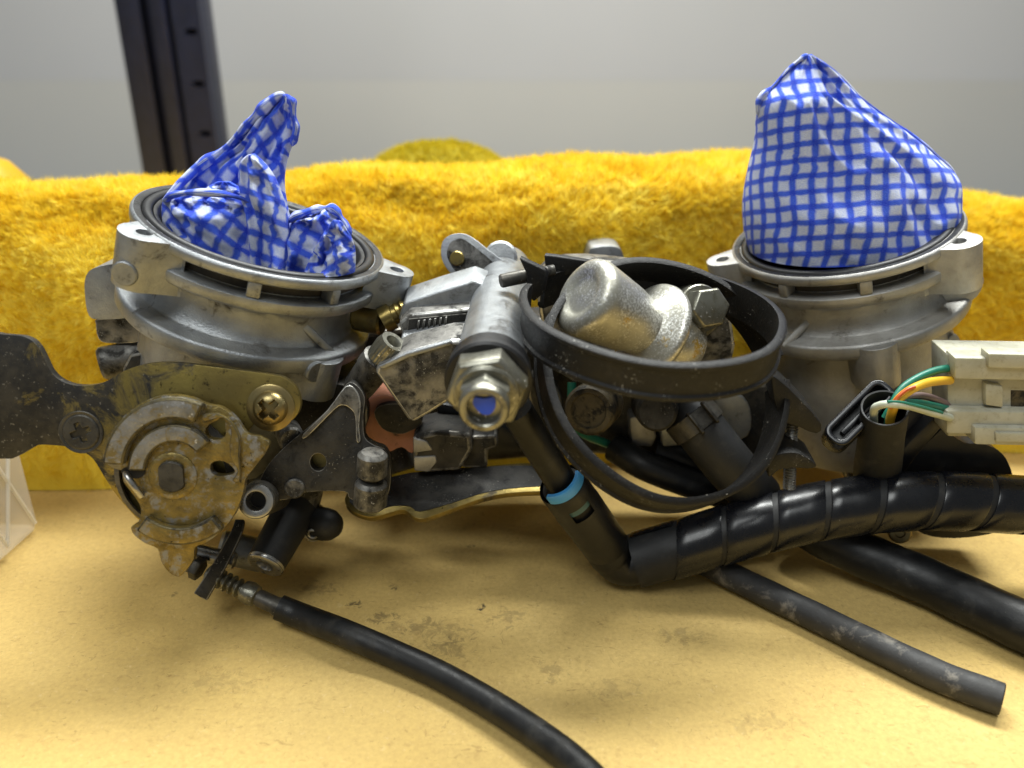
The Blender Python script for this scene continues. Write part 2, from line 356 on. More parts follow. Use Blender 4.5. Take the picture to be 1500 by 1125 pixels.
def towel_surface(kind):
    if kind == 'main':
        def f(x, s):                           # s 0..1 from the front foot, up, over the top and down behind
            t = np.clip((x + 170) / 340, 0, 1)
            yb = 37 + 9 * np.clip((x + 100) / 30, 0, 1) + 17 * np.clip((x - 10) / 60, 0, 1) + 1.5 * np.sin(x * .05)
            px_top = np.interp(x, [-300, -170, -120, -60, 0, 60, 90, 130, 165, 300], [100, 101.5, 101, 104, 106, 107.5, 107, 100, 92, 88])
            H = px_top + 1.2 * np.sin(x * .09)
            D = 31.0
            th = np.pi * s
            cy = -np.sign(np.cos(th)) * np.abs(np.cos(th)) ** .74; cz = np.sin(th) ** .58
            y = yb + D + D * cy; z = TZ + (H - TZ) * cz
            fold = (vnoise(x * .03 + 5, s * 7 + x * .01, 3) - .5) * 6 + (vnoise(x * .07, s * 14, 4) - .5) * 2.6
            fold = fold * np.clip(np.sin(th) * 3, 0, 1)
            low = np.exp(-((s - .13) / .05) ** 2) * 4 * (x < -30)
            return x, y - fold * 1.0 * (s < .5) - low, z + fold * .25
        return f, (-290, 290), (0.0, 0.80)
    def f(x, s):                               # the heap of another towel behind
        th = np.pi * s; u = (x - HX) / 62.0; H = HH * np.sqrt(np.clip(1 - np.abs(u) ** 2.4, 0, 1)) + 0.01
        y = 165 - 26 * np.cos(th); z = H * np.sin(th) ** .6
        return x, y, z
    return f, (HX - 62, HX + 62), (0.1, 0.75)
hp = W(640, 213, 160); HX = hp.x; HH = hp.z
def towel(kind, label, base_hex, tints, nstr, length, wid, group=None):
    f, (xa, xb), (sa, sb) = towel_surface(kind)
    nx, ns = (190, 70) if kind == 'main' else (50, 30)
    X, Sg = np.meshgrid(np.linspace(xa, xb, nx), np.linspace(0, 1, ns)); gx, gy, gz = f(X, Sg)
    rows = [[Vector((gx[i, j], gy[i, j], max(gz[i, j], TZ + .3))) for j in range(nx)] for i in range(ns)]
    bm_ = worn('towel_backing_' + kind, lin(base_hex), None, None, None, rough=0.85, bs_=0.2)
    t = MB().grid(rows).build('towel', bm_, None, smooth=180)
    tag(t, label, 'towel', group)
    # pile: short ribbons, gathered in tufts
    x = rng.uniform(xa, xb, nstr); s = rng.uniform(sa, sb, nstr)
    if kind == 'main': s = sa + (sb - sa) * rng.random(nstr)
    e = 1e-3
    p = np.stack(f(x, s), -1); px_ = np.stack(f(x + .2, s), -1) - p; ps = np.stack(f(x, s + e), -1) - p
    nrm = np.cross(px_, ps); nrm /= np.linalg.norm(nrm, axis=1, keepdims=True) + 1e-9
    nrm *= np.where((nrm[:, 1] > 0) & (s < .5), -1, 1)[:, None]; nrm *= np.where((nrm[:, 2] < 0) & (s >= .3) & (s < .8), -1, 1)[:, None]
    ts = ps / (np.linalg.norm(ps, axis=1, keepdims=True) + 1e-9); tx = px_ / (np.linalg.norm(px_, axis=1, keepdims=True) + 1e-9)
    a1 = vnoise(x * .55, s * 110, 11) - .5; a2 = vnoise(x * .55 + 20, s * 110, 12) - .5
    b1 = vnoise(x * .06, s * 14, 13) - .5; b2 = vnoise(x * .06 + 9, s * 14, 14) - .5
    lean = (a1 * 3.0 + b1 * 1.3)[:, None] * tx + (a2 * 3.0 + b2 * 1.3 + .1)[:, None] * ts + rng.normal(0, .35, (nstr, 3))
    L = length * (0.6 + .7 * rng.random(nstr)) * (0.55 + .95 * vnoise(x * .34 + 40, s * 68, 15))
    d1 = nrm + .45 * lean; d1 /= np.linalg.norm(d1, axis=1, keepdims=True)
    d2 = nrm * .55 + 1.0 * lean; d2 /= np.linalg.norm(d2, axis=1, keepdims=True) + 1e-9
    side = np.cross(d1, rng.normal(0, 1, (nstr, 3))); side /= np.linalg.norm(side, axis=1, keepdims=True) + 1e-9; side *= wid
    q0 = p - nrm * .3; q1 = p + d1 * (L * .5)[:, None]; q2 = q1 + d2 * (L * .5)[:, None]
    step = 2.3; SL = 290.0                          # tuft spacing over the towel's face
    ci = np.floor(x / step + .5 * (np.floor(s * SL / step) % 2)); cj = np.floor(s * SL / step)
    hsh = lambda a_, b_, k: np.modf(np.abs(np.sin(a_ * 12.9898 + b_ * 78.233 + k * 3.7) * 43758.5453))[0]
    xc = (ci + .5 - .5 * (cj % 2) + .55 * (hsh(ci, cj, 1) - .5)) * step; sc_ = np.clip((cj + .5 + .55 * (hsh(ci, cj, 2) - .5)) * step / SL, .001, .999)
    pc = np.stack(f(xc, sc_), -1); cl = length * (.75 + .7 * hsh(ci, cj, 3))
    tipd = nrm + .5 * (hsh(ci, cj, 4) - .5)[:, None] * 2 * tx + (.5 * (hsh(ci, cj, 5) - .5) * 2 + .1)[:, None] * ts
    tip = pc + tipd * cl[:, None]; kk = (.62 * rng.random(nstr) ** .35)[:, None]
    q2 = q2 * (1 - kk) + tip * kk; q1 = q1 * (1 - kk * .45) + (pc + nrm * (cl * .5)[:, None]) * kk * .45
    V = np.stack([q0 - side, q0 + side, q1 - side * .9, q1 + side * .9, q2], 1)
    V[:, :, 2] = np.maximum(V[:, :, 2], TZ + 0.25)
    c = V.reshape(-1, 3).mean(0); V = (V - c) * MM
    me = bpy.data.meshes.new('pile'); nv = nstr * 5; me.vertices.add(nv); me.vertices.foreach_set('co', V.reshape(-1).astype(np.float32))
    idx = np.arange(nstr)[:, None] * 5 + np.array([0, 1, 3, 2, 2, 3, 4])[None]
    me.loops.add(nstr * 7); me.loops.foreach_set('vertex_index', idx.reshape(-1).astype(np.int32))
    me.polygons.add(nstr * 2); st = np.arange(nstr)[:, None] * 7 + np.array([0, 4])[None]
    me.polygons.foreach_set('loop_start', st.reshape(-1).astype(np.int32))
    me.update(calc_edges=True); me.validate()
    tint = np.clip(.5 + .55 * (vnoise(x * .05, s * 12, 21) - .5) + .5 * (vnoise(x * .22, s * 60, 22) - .5) + .5 * (hsh(ci, cj, 6) - .5) + rng.normal(0, .1, nstr), 0, 1)
    at = me.attributes.new('tint', 'FLOAT', 'POINT'); at.data.foreach_set('value', np.repeat(tint, 5).astype(np.float32))
    me.materials.append(pile_material('pile_' + kind, *tints)); o = bpy.data.objects.new('pile', me); col.objects.link(o); o.location = Vector(c) * MM
    attach(o, t); o['kind'] = 'stuff'
    return t
towel('main', 'fluffy yellow microfibre towel folded along the back of the board', 'e8cc40', ('eccc2c', 'f4dc42', 'f8ec78'), 400000, 3.7, 0.095)
towel('heap', 'small olive yellow towel heap blurred behind the fluffy towel', 'aea024', ('b8a820', 'c8b62e', 'd4c440'), 26000, 3.0, 0.14)

# yellow rounded tool body at the left edge, behind the towel
yt = W(-15, 262, 150)
tp = thing('hand_tool', 'bright yellow rounded plastic object at far left behind the towel', 'tool', (yt.x, 150, 0))
ym = worn('yellow_plastic', lin('c09600'), lin('b88e00'), None, None, rough=0.4, bs_=0.05)
rT = 26; zc = W(0, 232, 150).z - 18
MB().lathe((yt.x - 12, 150, zc - 31), (0.15, 0, 1), [(rT, -70), (rT, 20), (rT * .95, 32), (rT * .78, 42), (rT * .5, 49), (0.01, 52)], 40).build('body', ym, tp)
bp = W(52, 262, 150)
MB().lathe((bp.x - 12, 154, bp.z - 60), (0, 0, 1), [(13, -75), (13, 52), (11, 58), (0.01, 60)], 28).build('grip', M['blackpl'], tp)

# translucent ribbed box standing at the left on the board
cpm, n, b = nt_new('milky_plastic'); b.inputs['Base Color'].default_value = (0.93, 0.89, 0.82, 1); b.inputs['Roughness'].default_value = 0.28
b.inputs['Transmission Weight'].default_value = 0.0; b.inputs['Alpha'].default_value = 0.34; b.inputs['Specular IOR Level'].default_value = 0.4
cpm2, n, b = nt_new('milky_rib'); b.inputs['Base Color'].default_value = (0.9, 0.87, 0.8, 1); b.inputs['Roughness'].default_value = 0.35; b.inputs['Alpha'].default_value = 0.6
c0 = WZ(66, 772); e1 = (WZ(-20, 850) - c0); e1.z = 0; e1.normalize(); e2 = Vector((-e1.y, e1.x, 0)); e2 = e2 if e2.y > 0 else -e2
hb = 47.0; L1, L2 = 70.0, 46.0; R0 = 4.5
def rrect(r, z, inset=0.0):
    pts = []
    for (cx, cy, a0) in ((L1 - r, r, -90), (L1 - r, L2 - r, 0), (r, L2 - r, 90), (r, r, 180)):
        for k in range(7):
            t = math.radians(a0 + k * 15); pts.append(c0 + e1 * (cx + (r - inset) * math.cos(t)) + e2 * (cy + (r - inset) * math.sin(t)) + Vector((0, 0, z)))
    return pts
box = thing('plastic_box', 'milky see-through plastic box with crossing ribs at left edge of board', 'box', c0 + (e1 * L1 + e2 * L2) / 2)
mb = MB(); mb.grid([rrect(R0, .5, 3), rrect(R0, 1.2, 1), rrect(R0, 4), rrect(R0, hb)], True); k = len(mb.v); mb.f.append(tuple(range(27, -1, -1)))
mb.build('shell', cpm, box, smooth=50)
mb = MB(); mb.grid([rrect(R0, hb + .2, -1.2), rrect(R0, hb + 3, -1.2), rrect(R0, hb + 3.6, 0)], True); mb.f.append(tuple(range(56, 84))); mb.build('lid', cpm, box, smooth=50)
for i in range(5):                              # raised ribs crossing on the front
    for sg in (-1, 1):
        x_ = 4 + i * 13; a_ = c0 + e1 * x_ - e2 * .3 + Vector((0, 0, 4)); b__ = a_ + e1 * (sg * 14) + Vector((0, 0, 38))
        if not (1 < (b__ - c0).dot(e1) < L1): continue
        MB().tube([a_, b__], .55, 6).build('rib', cpm2, box)
sp_ = MB().lathe(c0 + e1 * 22 + e2 * 22 + Vector((0, 0, 2)), (0, 0, 1), [(0.01, 0), (15, 0), (16, 4), (13, 20), (6, 24), (.01, 24)], 24).build('spare_part', M['alu_dark'])
tag(sp_, 'dark round part lying inside the milky plastic box', 'spare part')

# ================================================================== THE THROTTLE BODY ASSEMBLY
asm = thing('throttle_body_assembly', 'greasy twin throttle body assembly of cast aluminium lying on the board', 'throttle bodies', (0, 0, 0))

M['groove'] = worn('groove_grime', lin('2c261c'), lin('4a4234'), lin('8a8880'), None, metal=.1, rough=.6, da=(.6, .7), ds=160, bs_=.4)
def hull2(pts):
    pts = sorted(set((round(x, 4), round(y, 4)) for x, y in pts)); lo, hi = [], []
    for seq, out in ((pts, lo), (pts[::-1], hi)):
        for p in seq:
            while len(out) > 1 and (out[-1][0] - out[-2][0]) * (p[1] - out[-2][1]) - (out[-1][1] - out[-2][1]) * (p[0] - out[-2][0]) <= 0: out.pop()
            out.append(p)
    return lo[:-1] + hi[:-1]
def circ2(cx, cy, r, n=24): return [(cx + r * math.cos(2 * math.pi * k / n), cy + r * math.sin(2 * math.pi * k / n)) for k in range(n)]

class Body:
    def __init__(s, C, n, R, mat, lo=0.0):
        s.C = Vector(C); s.n = Vector(n).normalized(); s.a, s.b, _ = basis(s.n); s.R = R; s.mat = mat; s.lo = lo
    def at(s, x, y, h): return s.C + s.a * x + s.b * y + s.n * h
    def loc2(s, px, py, h=0):                  # local coordinates of what the photo shows at this pixel on the flange plane
        p = WP(px, py, s.C + s.n * h, s.n) - s.C; return p.dot(s.a), p.dot(s.b)
    def core(s, ears, struts, ledge_boss, zlow):
        R = s.R
        face = [(R - 6.4, -34), (R - 6.4, -1.0), (R - 6.0, -.6), (R - 5.3, -.5), (R - 5.1, -.9), (R - 5.1, -1.8), (R - 2.5, -1.8), (R - 2.5, -.4), (R - 2.2, -.1), (R - .75, 0)]
        prof = [(R - .75, 0), (R - .2, -.3), (R, -.8), (R, -2.2), (R - .35, -2.6),
                (R - 4.4, -2.8), (R - 4.6, -3.1), (R - 4.6, -6.0), (R - 4.3, -6.3), (R - .7, -6.3), (R - .1, -6.7), (R, -7.3), (R - .1, -9.0), (R - .7, -9.7), (R - 3.5, -10.2),
                (R - 5.0, -11.4), (R - 5.3, -13), (R - 5.1, -15.0), (R - 4.5, -17.4), (R - 3.7, -19.2), (R - 3.2, -19.6), (R + .2, -20.2), (R + .75, -20.5), (R + 1.0, -21.0), (R + .9, -23.8), (R + .4, -24.6), (R - 2.5, -25.0),
                (R - 5.0, -26.0), (R - 5.6, -28), (R - 6.0 + s.lo * .7, -38), (R - 6.5 + s.lo, -48), (R - 7.0 + s.lo, -zlow + 3), (R - 8.0 + s.lo, -zlow)]
        s.prof = [(h, r) for r, h in prof]
        def wob(r, h, t):                       # sand-cast unevenness
            k = .12 * math.sin(3 * t + h * .2) + .07 * math.sin(11 * t - h); return (r + k * (1 if h < -9 else .3), h)
        body = MB().lathe(s.C, s.n, prof, 128, fn=wob).build('throttle_body', s.mat, asm, smooth=42)
        MB().lathe(s.C, s.n, face, 128).build('flange_face', M['rim'], body, smooth=50)
        # rubber seal in its groove
        MB().lathe(s.C, s.n, [(R - 5.0, -1.6), (R - 5.0, -.5), (R - 4.6, .05), (R - 3.9, .3), (R - 3.2, .15), (R - 2.6, -.4), (R - 2.6, -1.6)], 96).build('seal_ring', M['seal'], body, smooth=60)
        MB().lathe(s.C, s.n, [(R - 4.45, -2.95), (R - 4.4, -4.5), (R - 4.45, -6.1)], 96).build('groove_dirt', M['groove'], body)
        # butterfly bore behind the cloth is dark
        MB().lathe(s.C, s.n, [(.01, -30), (R - 6.5, -30)], 48).build('throttle_valve', M['steel_dark'], body)
        for (hx, hy, r, ht, top) in ears:
            k = R / math.hypot(hx, hy) * .80
            o = hull2(circ2(hx, hy, r) + circ2(hx * k, hy * k, r * 1.35))
            # keep the flange ring's own opening clear
            o = [(x, y) if math.hypot(x, y) > R - 2.6 else (x / math.hypot(x, y) * (R - 2.6), y / math.hypot(x, y) * (R - 2.6)) for x, y in o]
            MB().slab([[s.at(x, y, top) for x, y in o], [s.at(hx + x, hy + y, top) for x, y in circ2(0, 0, 1.9, 16)]], -s.n * ht).build('mounting_ear', s.mat, body, bevel=.7, seg=3)
            MB().lathe(s.at(hx, hy, top), s.n, [(1.95, -.2), (1.95, -3), (.01, -3.05)], 16).build('screw_hole', M['hole'], body)
        for (ang, w_) in struts:
            c = s.at(math.cos(ang) * (R - 2.3), math.sin(ang) * (R - 2.3), -4.45)
            rd = (s.a * math.cos(ang) + s.b * math.sin(ang)); tg = s.n.cross(rd)
            MB().box(c, rd * 2.1, tg * w_, s.n * 1.95).build('strut', s.mat, body, bevel=.5)
        return body

LB = Body((-63.54, 5, 100.1), (.3134, -.0515, .949), 31.4, M['alu'])
RB = Body((94.57, 28, 95.07), (-.2695, -.1023, .957), 31.0, M['alu_light'], 4.0)
lx = LB.loc2(212, 338); rx = LB.loc2(582, 393)
lbody = LB.core([(lx[0], lx[1], 5.6, 12.5, -.35), (rx[0], rx[1], 4.6, 10.5, -.35)], [(math.radians(-77), 1.6), (math.radians(-40), 1.3), (math.radians(-150), 1.3)], None, 62)
lx2 = RB.loc2(1058, 378); rx2 = RB.loc2(1404, 351)
rbody = RB.core([(lx2[0], lx2[1], 4.6, 10.5, -.35), (rx2[0], rx2[1], 5.4, 12.5, -.35)], [(math.radians(-100), 1.6), (math.radians(-60), 1.3), (math.radians(-140), 1.3)], None, 66)

def stud(px, py, Y, r_px, n, length, mat, parent, name='pin_boss', bevel=.25):  # a round pin mark standing proud towards n
    p = W(px, py, Y); r = r_px * mmpp(p); n = Vector(n).normalized()
    return MB().cyl(p - n * length, p, r, ch=min(.3, r * .2)).build(name, mat, parent)
FN = Vector((0.05, -0.97, 0.22)).normalized()          # facing direction of the plates
# pin marks on the ear and the ledge
def on_body(B, px, py, ang_shift=0):                   # first point of the body's upright faces under a pixel, by stepping along the line of sight
    d = ray(px, py).normalized(); t = 120.0
    while t < 320:
        p = CAM + d * t - B.C; h = p.dot(B.n); r = (p - B.n * h).length
        lim = float(np.interp(-h, [-q[0] for q in B.prof], [q[1] for q in B.prof]))
        if r < lim and h < .0: return CAM + d * t
        t += .25
    return W(px, py, 0)
p = LB.at(lx[0] - 1.0, lx[1] - 5.5, -9.0); MB().cyl(p + LB.b * 3, p - LB.b * .55, 2.9, ch=.3).build('pin_boss', M['alu'], lbody)

# ledge bosses with a round pin mark
def on_cyl(B, px, py, rad):                            # where the line of sight first meets a coaxial cylinder
    d = ray(px, py).normalized(); t = 100.0
    while t < 340:
        p = CAM + d * t - B.C; h = p.dot(B.n)
        if (p - B.n * h).length < rad: return CAM + d * t
        t += .2
    return W(px, py, 0)
def boss(B, px, py, r, out, up, down, parent):
    p = on_cyl(B, px, py, B.R + out); v = p - B.C; h = v.dot(B.n); rd = (v - B.n * h).normalized(); tg = B.n.cross(rd); c = B.C + rd * (B.R + out - r) + B.n * h
    o = [c + tg * x + rd * y for x, y in hull2(circ2(0, 0, r) + circ2(0, -6, r * 1.15))]
    MB().slab([[q + B.n * up for q in o]], -B.n * (up + down)).build('casting_boss', B.mat, parent, bevel=1.0, seg=3)
    return c, rd, tg
c, rd, tg = boss(LB, 486, 556, 6.0, 3.0, 4.5, 6.5, lbody)
q = on_cyl(LB, 464, 545, LB.R + 1.6); v = q - LB.C; rd = (v - LB.n * v.dot(LB.n)).normalized(); MB().cyl(q - rd * 4, q + rd * .3, 2.9, ch=.25).build('pin_boss', M['alu'], lbody)
boss(RB, 1291, 532, 6.0, 3.0, 4.2, 9.0, rbody)
# stiffening webs on the necks
def web(B, pa, pb, th, parent):                        # chord-like ridge across the hollow neck
    va, vb = on_body(B, *pa), on_body(B, *pb); mid = (va + vb) / 2 - B.C; rd = (mid - B.n * mid.dot(B.n)).normalized(); n = (vb - va).cross(rd).normalized()
    va, vb = va + rd * .2, vb + rd * .6
    MB().slab([[x - n * th / 2 for x in (va, vb, vb - rd * 6, va - rd * 6)]], n * th).build('web', B.mat, parent, bevel=.6, seg=3)
web(LB, (446, 478), (500, 530), 2.2, lbody)
web(RB, (1185, 470), (1148, 507), 2.2, rbody)
# lugs on the left flank
MB().slab([[W(x, y, 4) for x, y in cr2([(124, 428), (126, 404), (140, 392), (176, 386), (196, 392), (200, 430), (196, 462), (150, 468), (130, 462)], 4)]], (0, 16, 0)).build('side_lug', M['alu'], asm, bevel=1.2, seg=3)
MB().slab([[W(x, y, 6) for x, y in cr2([(140, 474), (144, 468), (200, 466), (212, 480), (208, 500), (160, 503), (144, 496)], 3)]], (0, 14, 0)).build('side_lug', M['alu_dirty'], asm, bevel=1.0, seg=3)
p = W(180, 528, 8); MB().cyl(p + Vector((-5, -3, 0)), p + Vector((14, 6, 2)), 4.6, ch=.8).build('side_port', M['alu_dirty'], asm)
# lower parts of the bodies that close the underside: gearbox-like blocks under the barrels
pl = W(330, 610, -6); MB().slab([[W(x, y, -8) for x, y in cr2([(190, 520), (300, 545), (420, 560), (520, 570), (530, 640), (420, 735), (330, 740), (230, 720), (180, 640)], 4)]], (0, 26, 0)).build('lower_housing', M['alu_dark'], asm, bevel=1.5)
MB().slab([[W(x, y, 12) for x, y in cr2([(1230, 560), (1300, 560), (1400, 540), (1415, 600), (1400, 690), (1300, 720), (1240, 700)], 4)]], (0, 30, 0)).build('lower_housing', M['alu_dirty'], asm, bevel=1.5)
# right-hand lug by the connector
MB().slab([[W(x, y, 14) for x, y in cr2([(1310, 545), (1322, 520), (1375, 505), (1398, 490), (1408, 505), (1405, 560), (1360, 590), (1320, 590)], 3)]], (0, 16, 0)).build('side_lug', M['alu_light'], asm, bevel=1.0, seg=3)
MB().slab([[W(x, y, 10) for x, y in cr2([(1378, 428), (1420, 418), (1440, 405), (1440, 420), (1425, 440), (1390, 445)], 3)]], (0, 8, 0)).build('side_lug', M['alu_light'], asm, bevel=.6)

# ------------------------------------------------------------------ throttle bracket plate with screws
def plate_mat():
    m, n, b = nt_new('worn_bracket_plate')
    tc = N(n, 'ShaderNodeTexCoord'); sp = N(n, 'ShaderNodeSeparateXYZ'); n.links.new(tc.outputs['Object'], sp.inputs[0])
    g = mth(n, 'MULTIPLY_ADD', sp.outputs[0], 22.0, 0.28)                       # black lacquer gone towards the polished arm
    g2 = mth(n, 'ADD', g, mth(n, 'MULTIPLY_ADD', noise(n, 90, 7, 0.7, dist=.6), 3.6, -1.80))
    low = mth(n, 'MAXIMUM', mth(n, 'MULTIPLY_ADD', sp.outputs[2], -38.0, -0.42), 0.0)
    k = ramp(n, mth(n, 'ADD', g2, low), 0.05, 0.5)
    gold = mixc(n, ramp(n, noise(n, 90, 4), 0.35, 0.65), lin('a3914f'), lin('867645')); gold = mixc(n, ramp(n, noise(n, 420, 5, .7), 0.58, 0.68), gold, lin('3b3324'))
    blk = mixc(n, ramp(n, noise(n, 220, 6, .7), 0.42, 0.64), lin('201f1e'), lin('3b372f')); blk = mixc(n, ramp(n, noise(n, 1300, 3), 0.64, 0.70), blk, lin('6f6b62'))
    n.links.new(mixc(n, k, blk, gold), b.inputs['Base Color'])
    n.links.new(mth(n, 'MULTIPLY_ADD', k, 0.65, 0.2), b.inputs['Metallic']); n.links.new(mth(n, 'MULTIPLY_ADD', k, -0.14, 0.48), b.inputs['Roughness'])
    bump(n, b, noise(n, 900, 5, .65), .22, .0003)
    return m
P0 = W(250, 640, -34)
plate_px = cr2([(-130, 486), (5, 490), (38, 494), (56, 510), (70, 540), (88, 558), (115, 565), (146, 562), (180, 545), (225, 532), (300, 532), (400, 548)], 1)
outer = [(-130, 486), (5, 490), (38, 494), (54, 506), (64, 524), (74, 544), (90, 558), (115, 565), (146, 562), (165, 553), (190, 540), (222, 532), (262, 532), (330, 540), (398, 549), (420, 556), (434, 570), (440, 590), (436, 606), (424, 618), (405, 623), (375, 620),
         (360, 640), (350, 700), (300, 770), (240, 778), (207, 764), (188, 746), (168, 722), (150, 694), (136, 672), (118, 660), (96, 654), (74, 652), (56, 652), (40, 660), (22, 670), (0, 672), (-130, 668)]
plate = MB().slab([[WP(x, y, P0, FN) for x, y in cr2(outer, 3)]], -FN * 2.2).build('bracket_plate', plate_mat(), asm, bevel=.35, bev_ang=50)

def screw(px, py, Y_or_p, n, r, hgt, mat, parent, rot=.3, flat=False, arm=.62, wid=.17, deep=1.1, name='screw'):
    c = Y_or_p; a, b, n = basis(n); NR, NA = 30, 96; rows = []
    for i in range(NR + 1):
        u = i / NR; row = []
        for k in range(NA):
            t = 2 * math.pi * k / NA; x, y = u * math.cos(t), u * math.sin(t); xr, yr = x * math.cos(rot) + y * math.sin(rot), -x * math.sin(rot) + y * math.cos(rot)
            h = hgt * (1 - u ** 4) ** .5 * (.55 + .45 * math.sqrt(max(0, 1 - u * u))) if not flat else hgt * (1 - max(0, (u - .86) / .14) ** 2)
            ax_, ay_ = abs(xr), abs(yr); d = min(max(ax_ - arm, ay_ - wid * (1.25 - .5 * ax_)), max(ay_ - arm, ax_ - wid * (1.25 - .5 * ay_)))
            if d < 0: h -= min(deep, -d * 14 * deep)
            row.append(Vector(c) + a * x * r + b * y * r + n * h)
        rows.append(row)
    rows.append([Vector(c) + (a * math.cos(2 * math.pi * k / NA) + b * math.sin(2 * math.pi * k / NA)) * r - n * 1.0 for k in range(NA)])
    return MB().grid(rows, True).build(name, mat, parent, smooth=60)
p = WP(397, 597, P0, FN); 
MB().lathe(p, FN, [(5.5, -.2), (5.5, .4), (5.2, .6), (.5, .6)], 48).build('washer', M['brass'], plate)
screw(0, 0, p + FN * .7, FN, 4.0, 2.3, M['brass'], plate, rot=.75, arm=.66, wid=.2, deep=1.9)
p = WP(119, 633, P0, FN); MB().lathe(p, FN, [(5.0, -.2), (5.0, .15), (4.8, .25), (4.2, .1)], 48).build('washer', M['steel_dark'], plate)
screw(0, 0, p - FN * .1, FN, 4.3, .5, M['steel_dark'], plate, rot=.35, flat=True, arm=.55, wid=.16, deep=1.6)

# ------------------------------------------------------------------ throttle pulley
PP0 = P0 + FN * 5.0
def pw(x, y, o=0.0): return WP(x, y, PP0 + FN * o, FN)
pul_px = [(213, 587), (245, 579), (278, 583), (303, 593), (323, 597), (343, 612), (356, 630), (366, 638), (380, 640), (394, 650), (388, 665), (372, 686), (360, 702), (356, 722), (343, 755), (319, 783), (300, 796), (286, 802), (284, 818), (274, 834), (262, 845), (247, 838), (236, 822), (231, 804),
          (213, 796), (197, 784), (192, 772), (203, 764), (206, 744), (196, 726), (181, 706), (178, 690), (164, 685), (151, 672), (153, 648), (168, 624), (188, 603)]
def hole(cx, cy, rx, ry, rot=0, n=18):
    return [(cx + rx * math.cos(t) * math.cos(rot) - ry * math.sin(t) * math.sin(rot), cy + rx * math.cos(t) * math.sin(rot) + ry * math.sin(t) * math.cos(rot)) for t in [2 * math.pi * k / n for k in range(n)]]
h1 = [(300, 632), (306, 622), (318, 616), (328, 610), (330, 628), (330, 638), (320, 644), (306, 642)]
h2 = [(308, 682), (314, 676), (328, 676), (340, 684), (344, 692), (334, 696), (320, 697), (310, 692)]
pulley = MB().slab([[pw(x, y) for x, y in cr2(pul_px, 3)], [pw(x, y) for x, y in cr2(h1, 2)], [pw(x, y) for x, y in cr2(h2, 2)]], -FN * 2.2).build('throttle_pulley', M['pulley'], asm, bevel=.3, bev_ang=50)
def band_px(cx, cy, r0, r1, a0, a1, n=28, ex=1.0):
    o = [(cx + r1 * math.cos(t), cy + r1 * ex * math.sin(t)) for t in np.linspace(a0, a1, n)]; i = [(cx + r0 * math.cos(t), cy + r0 * ex * math.sin(t)) for t in np.linspace(a1, a0, n)]; return o + i
D_ = math.radians
# outer cable rail, upper half and lower half
MB().slab([[pw(x, y, 2.5) for x, y in band_px(252, 686, 72, 103, D_(183), D_(296))]], -FN * 2.7).build('cable_rail', M['pulley_gray'], pulley, bevel=.6, seg=3)
MB().slab([[pw(x, y, 1.4) for x, y in band_px(254, 690, 42, 68, D_(180), D_(322))]], -FN * 1.6).build('spring_cover', M['pulley_gray'], pulley, bevel=.5, seg=3)
MB().slab([[pw(x, y, 2.3) for x, y in band_px(262, 696, 78, 103, D_(52), D_(128))]], -FN * 2.5).build('cable_rail', M['pulley'], pulley, bevel=.6, seg=3)
p = pw(253, 697, 0); MB().lathe(p, FN, [(5.4, -.5), (5.4, .2), (4.9, .45), (4.2, .45), (3.9, .4), (.01, .4)], 48).build('hub', M['pulley'], pulley)
MB().lathe(p, FN, [(3.6, .2), (3.6, .9), (3.3, 1.2), (.01, 1.25)], 40, fn=lambda r, h, t: (min(r, 2.7 / max(.3, abs(math.cos(t)))) if r > 1 else r, h)).build('throttle_shaft', M['steel_dark'], pulley)
MB().tube(cr([pw(184, 690, -.6), pw(187, 699, 1.1), pw(197, 713, 1.4), pw(208, 727, .6)], 5), .75, 10).build('return_spring_end', M['steel'], pulley)
MB().slab([[pw(x, y, -.1) for x, y in cr2([(178, 688), (196, 682), (214, 690), (204, 700), (186, 698)], 3)]], FN * .25).build('dark_slot', M['hole'], pulley)  # thin near-black patch laid flat on the pulley face
for (a_, q_) in (((298, 640), (350, 610)),):
    pass
MB().slab([[pw(x, y, 1.2) for x, y in cr2([(296, 608), (318, 606), (338, 618), (350, 640), (350, 668), (352, 690), (350, 706), (340, 704), (348, 690), (338, 672), (336, 650), (338, 630), (326, 612), (300, 618)], 3)]], -FN * 1.4).build('cable_nipple_frame', M['pulley'], pulley, bevel=.35)
# spring drum behind the pulley
c_ = pw(253, 697, -2.2); MB().lathe(c_, FN, [(14, -8), (14, -2), (12, -1), (12, 0)], 40, cap0=True).build('spring_drum', M['steel_dark'], pulley)

# ------------------------------------------------------------------ dark link bracket casting, ports, caps
B0 = W(470, 650, -27); BN = Vector((0.08, -0.96, 0.26)).normalized()
def bw(x, y, o=0.0): return WP(x, y, B0 + BN * o, BN)
br_px = [(508, 562), (522, 564), (534, 582), (532, 610), (534, 640), (548, 652), (563, 658), (571, 676), (571, 715), (560, 734), (540, 738), (512, 730), (504, 720), (446, 721), (428, 730), (396, 732), (380, 712), (392, 682), (420, 652), (452, 626), (486, 594)]
brk = MB().slab([[bw(x, y) for x, y in cr2(br_px, 3)], [bw(x, y) for x, y in hole(466, 677, 12, 13)]], -BN * 5).build('link_bracket', M['alu_dark'], asm, bevel=.8, seg=3, bev_ang=50)
MB().slab([[bw(x, y, .9) for x, y in cr2([(506, 566), (520, 570), (528, 590), (526, 625), (528, 645), (522, 646), (520, 610), (512, 598), (502, 594), (490, 600), (450, 640), (444, 636), (480, 600)], 3)]], -BN * 1.1).build('rim', M['alu_dirty'], brk, bevel=.5, seg=3)
p = bw(466, 677, -3); MB().lathe(p, BN, [(2.4, 0), (2.4, -1), (.01, -1)], 24).build('bush', M['gold'], brk)
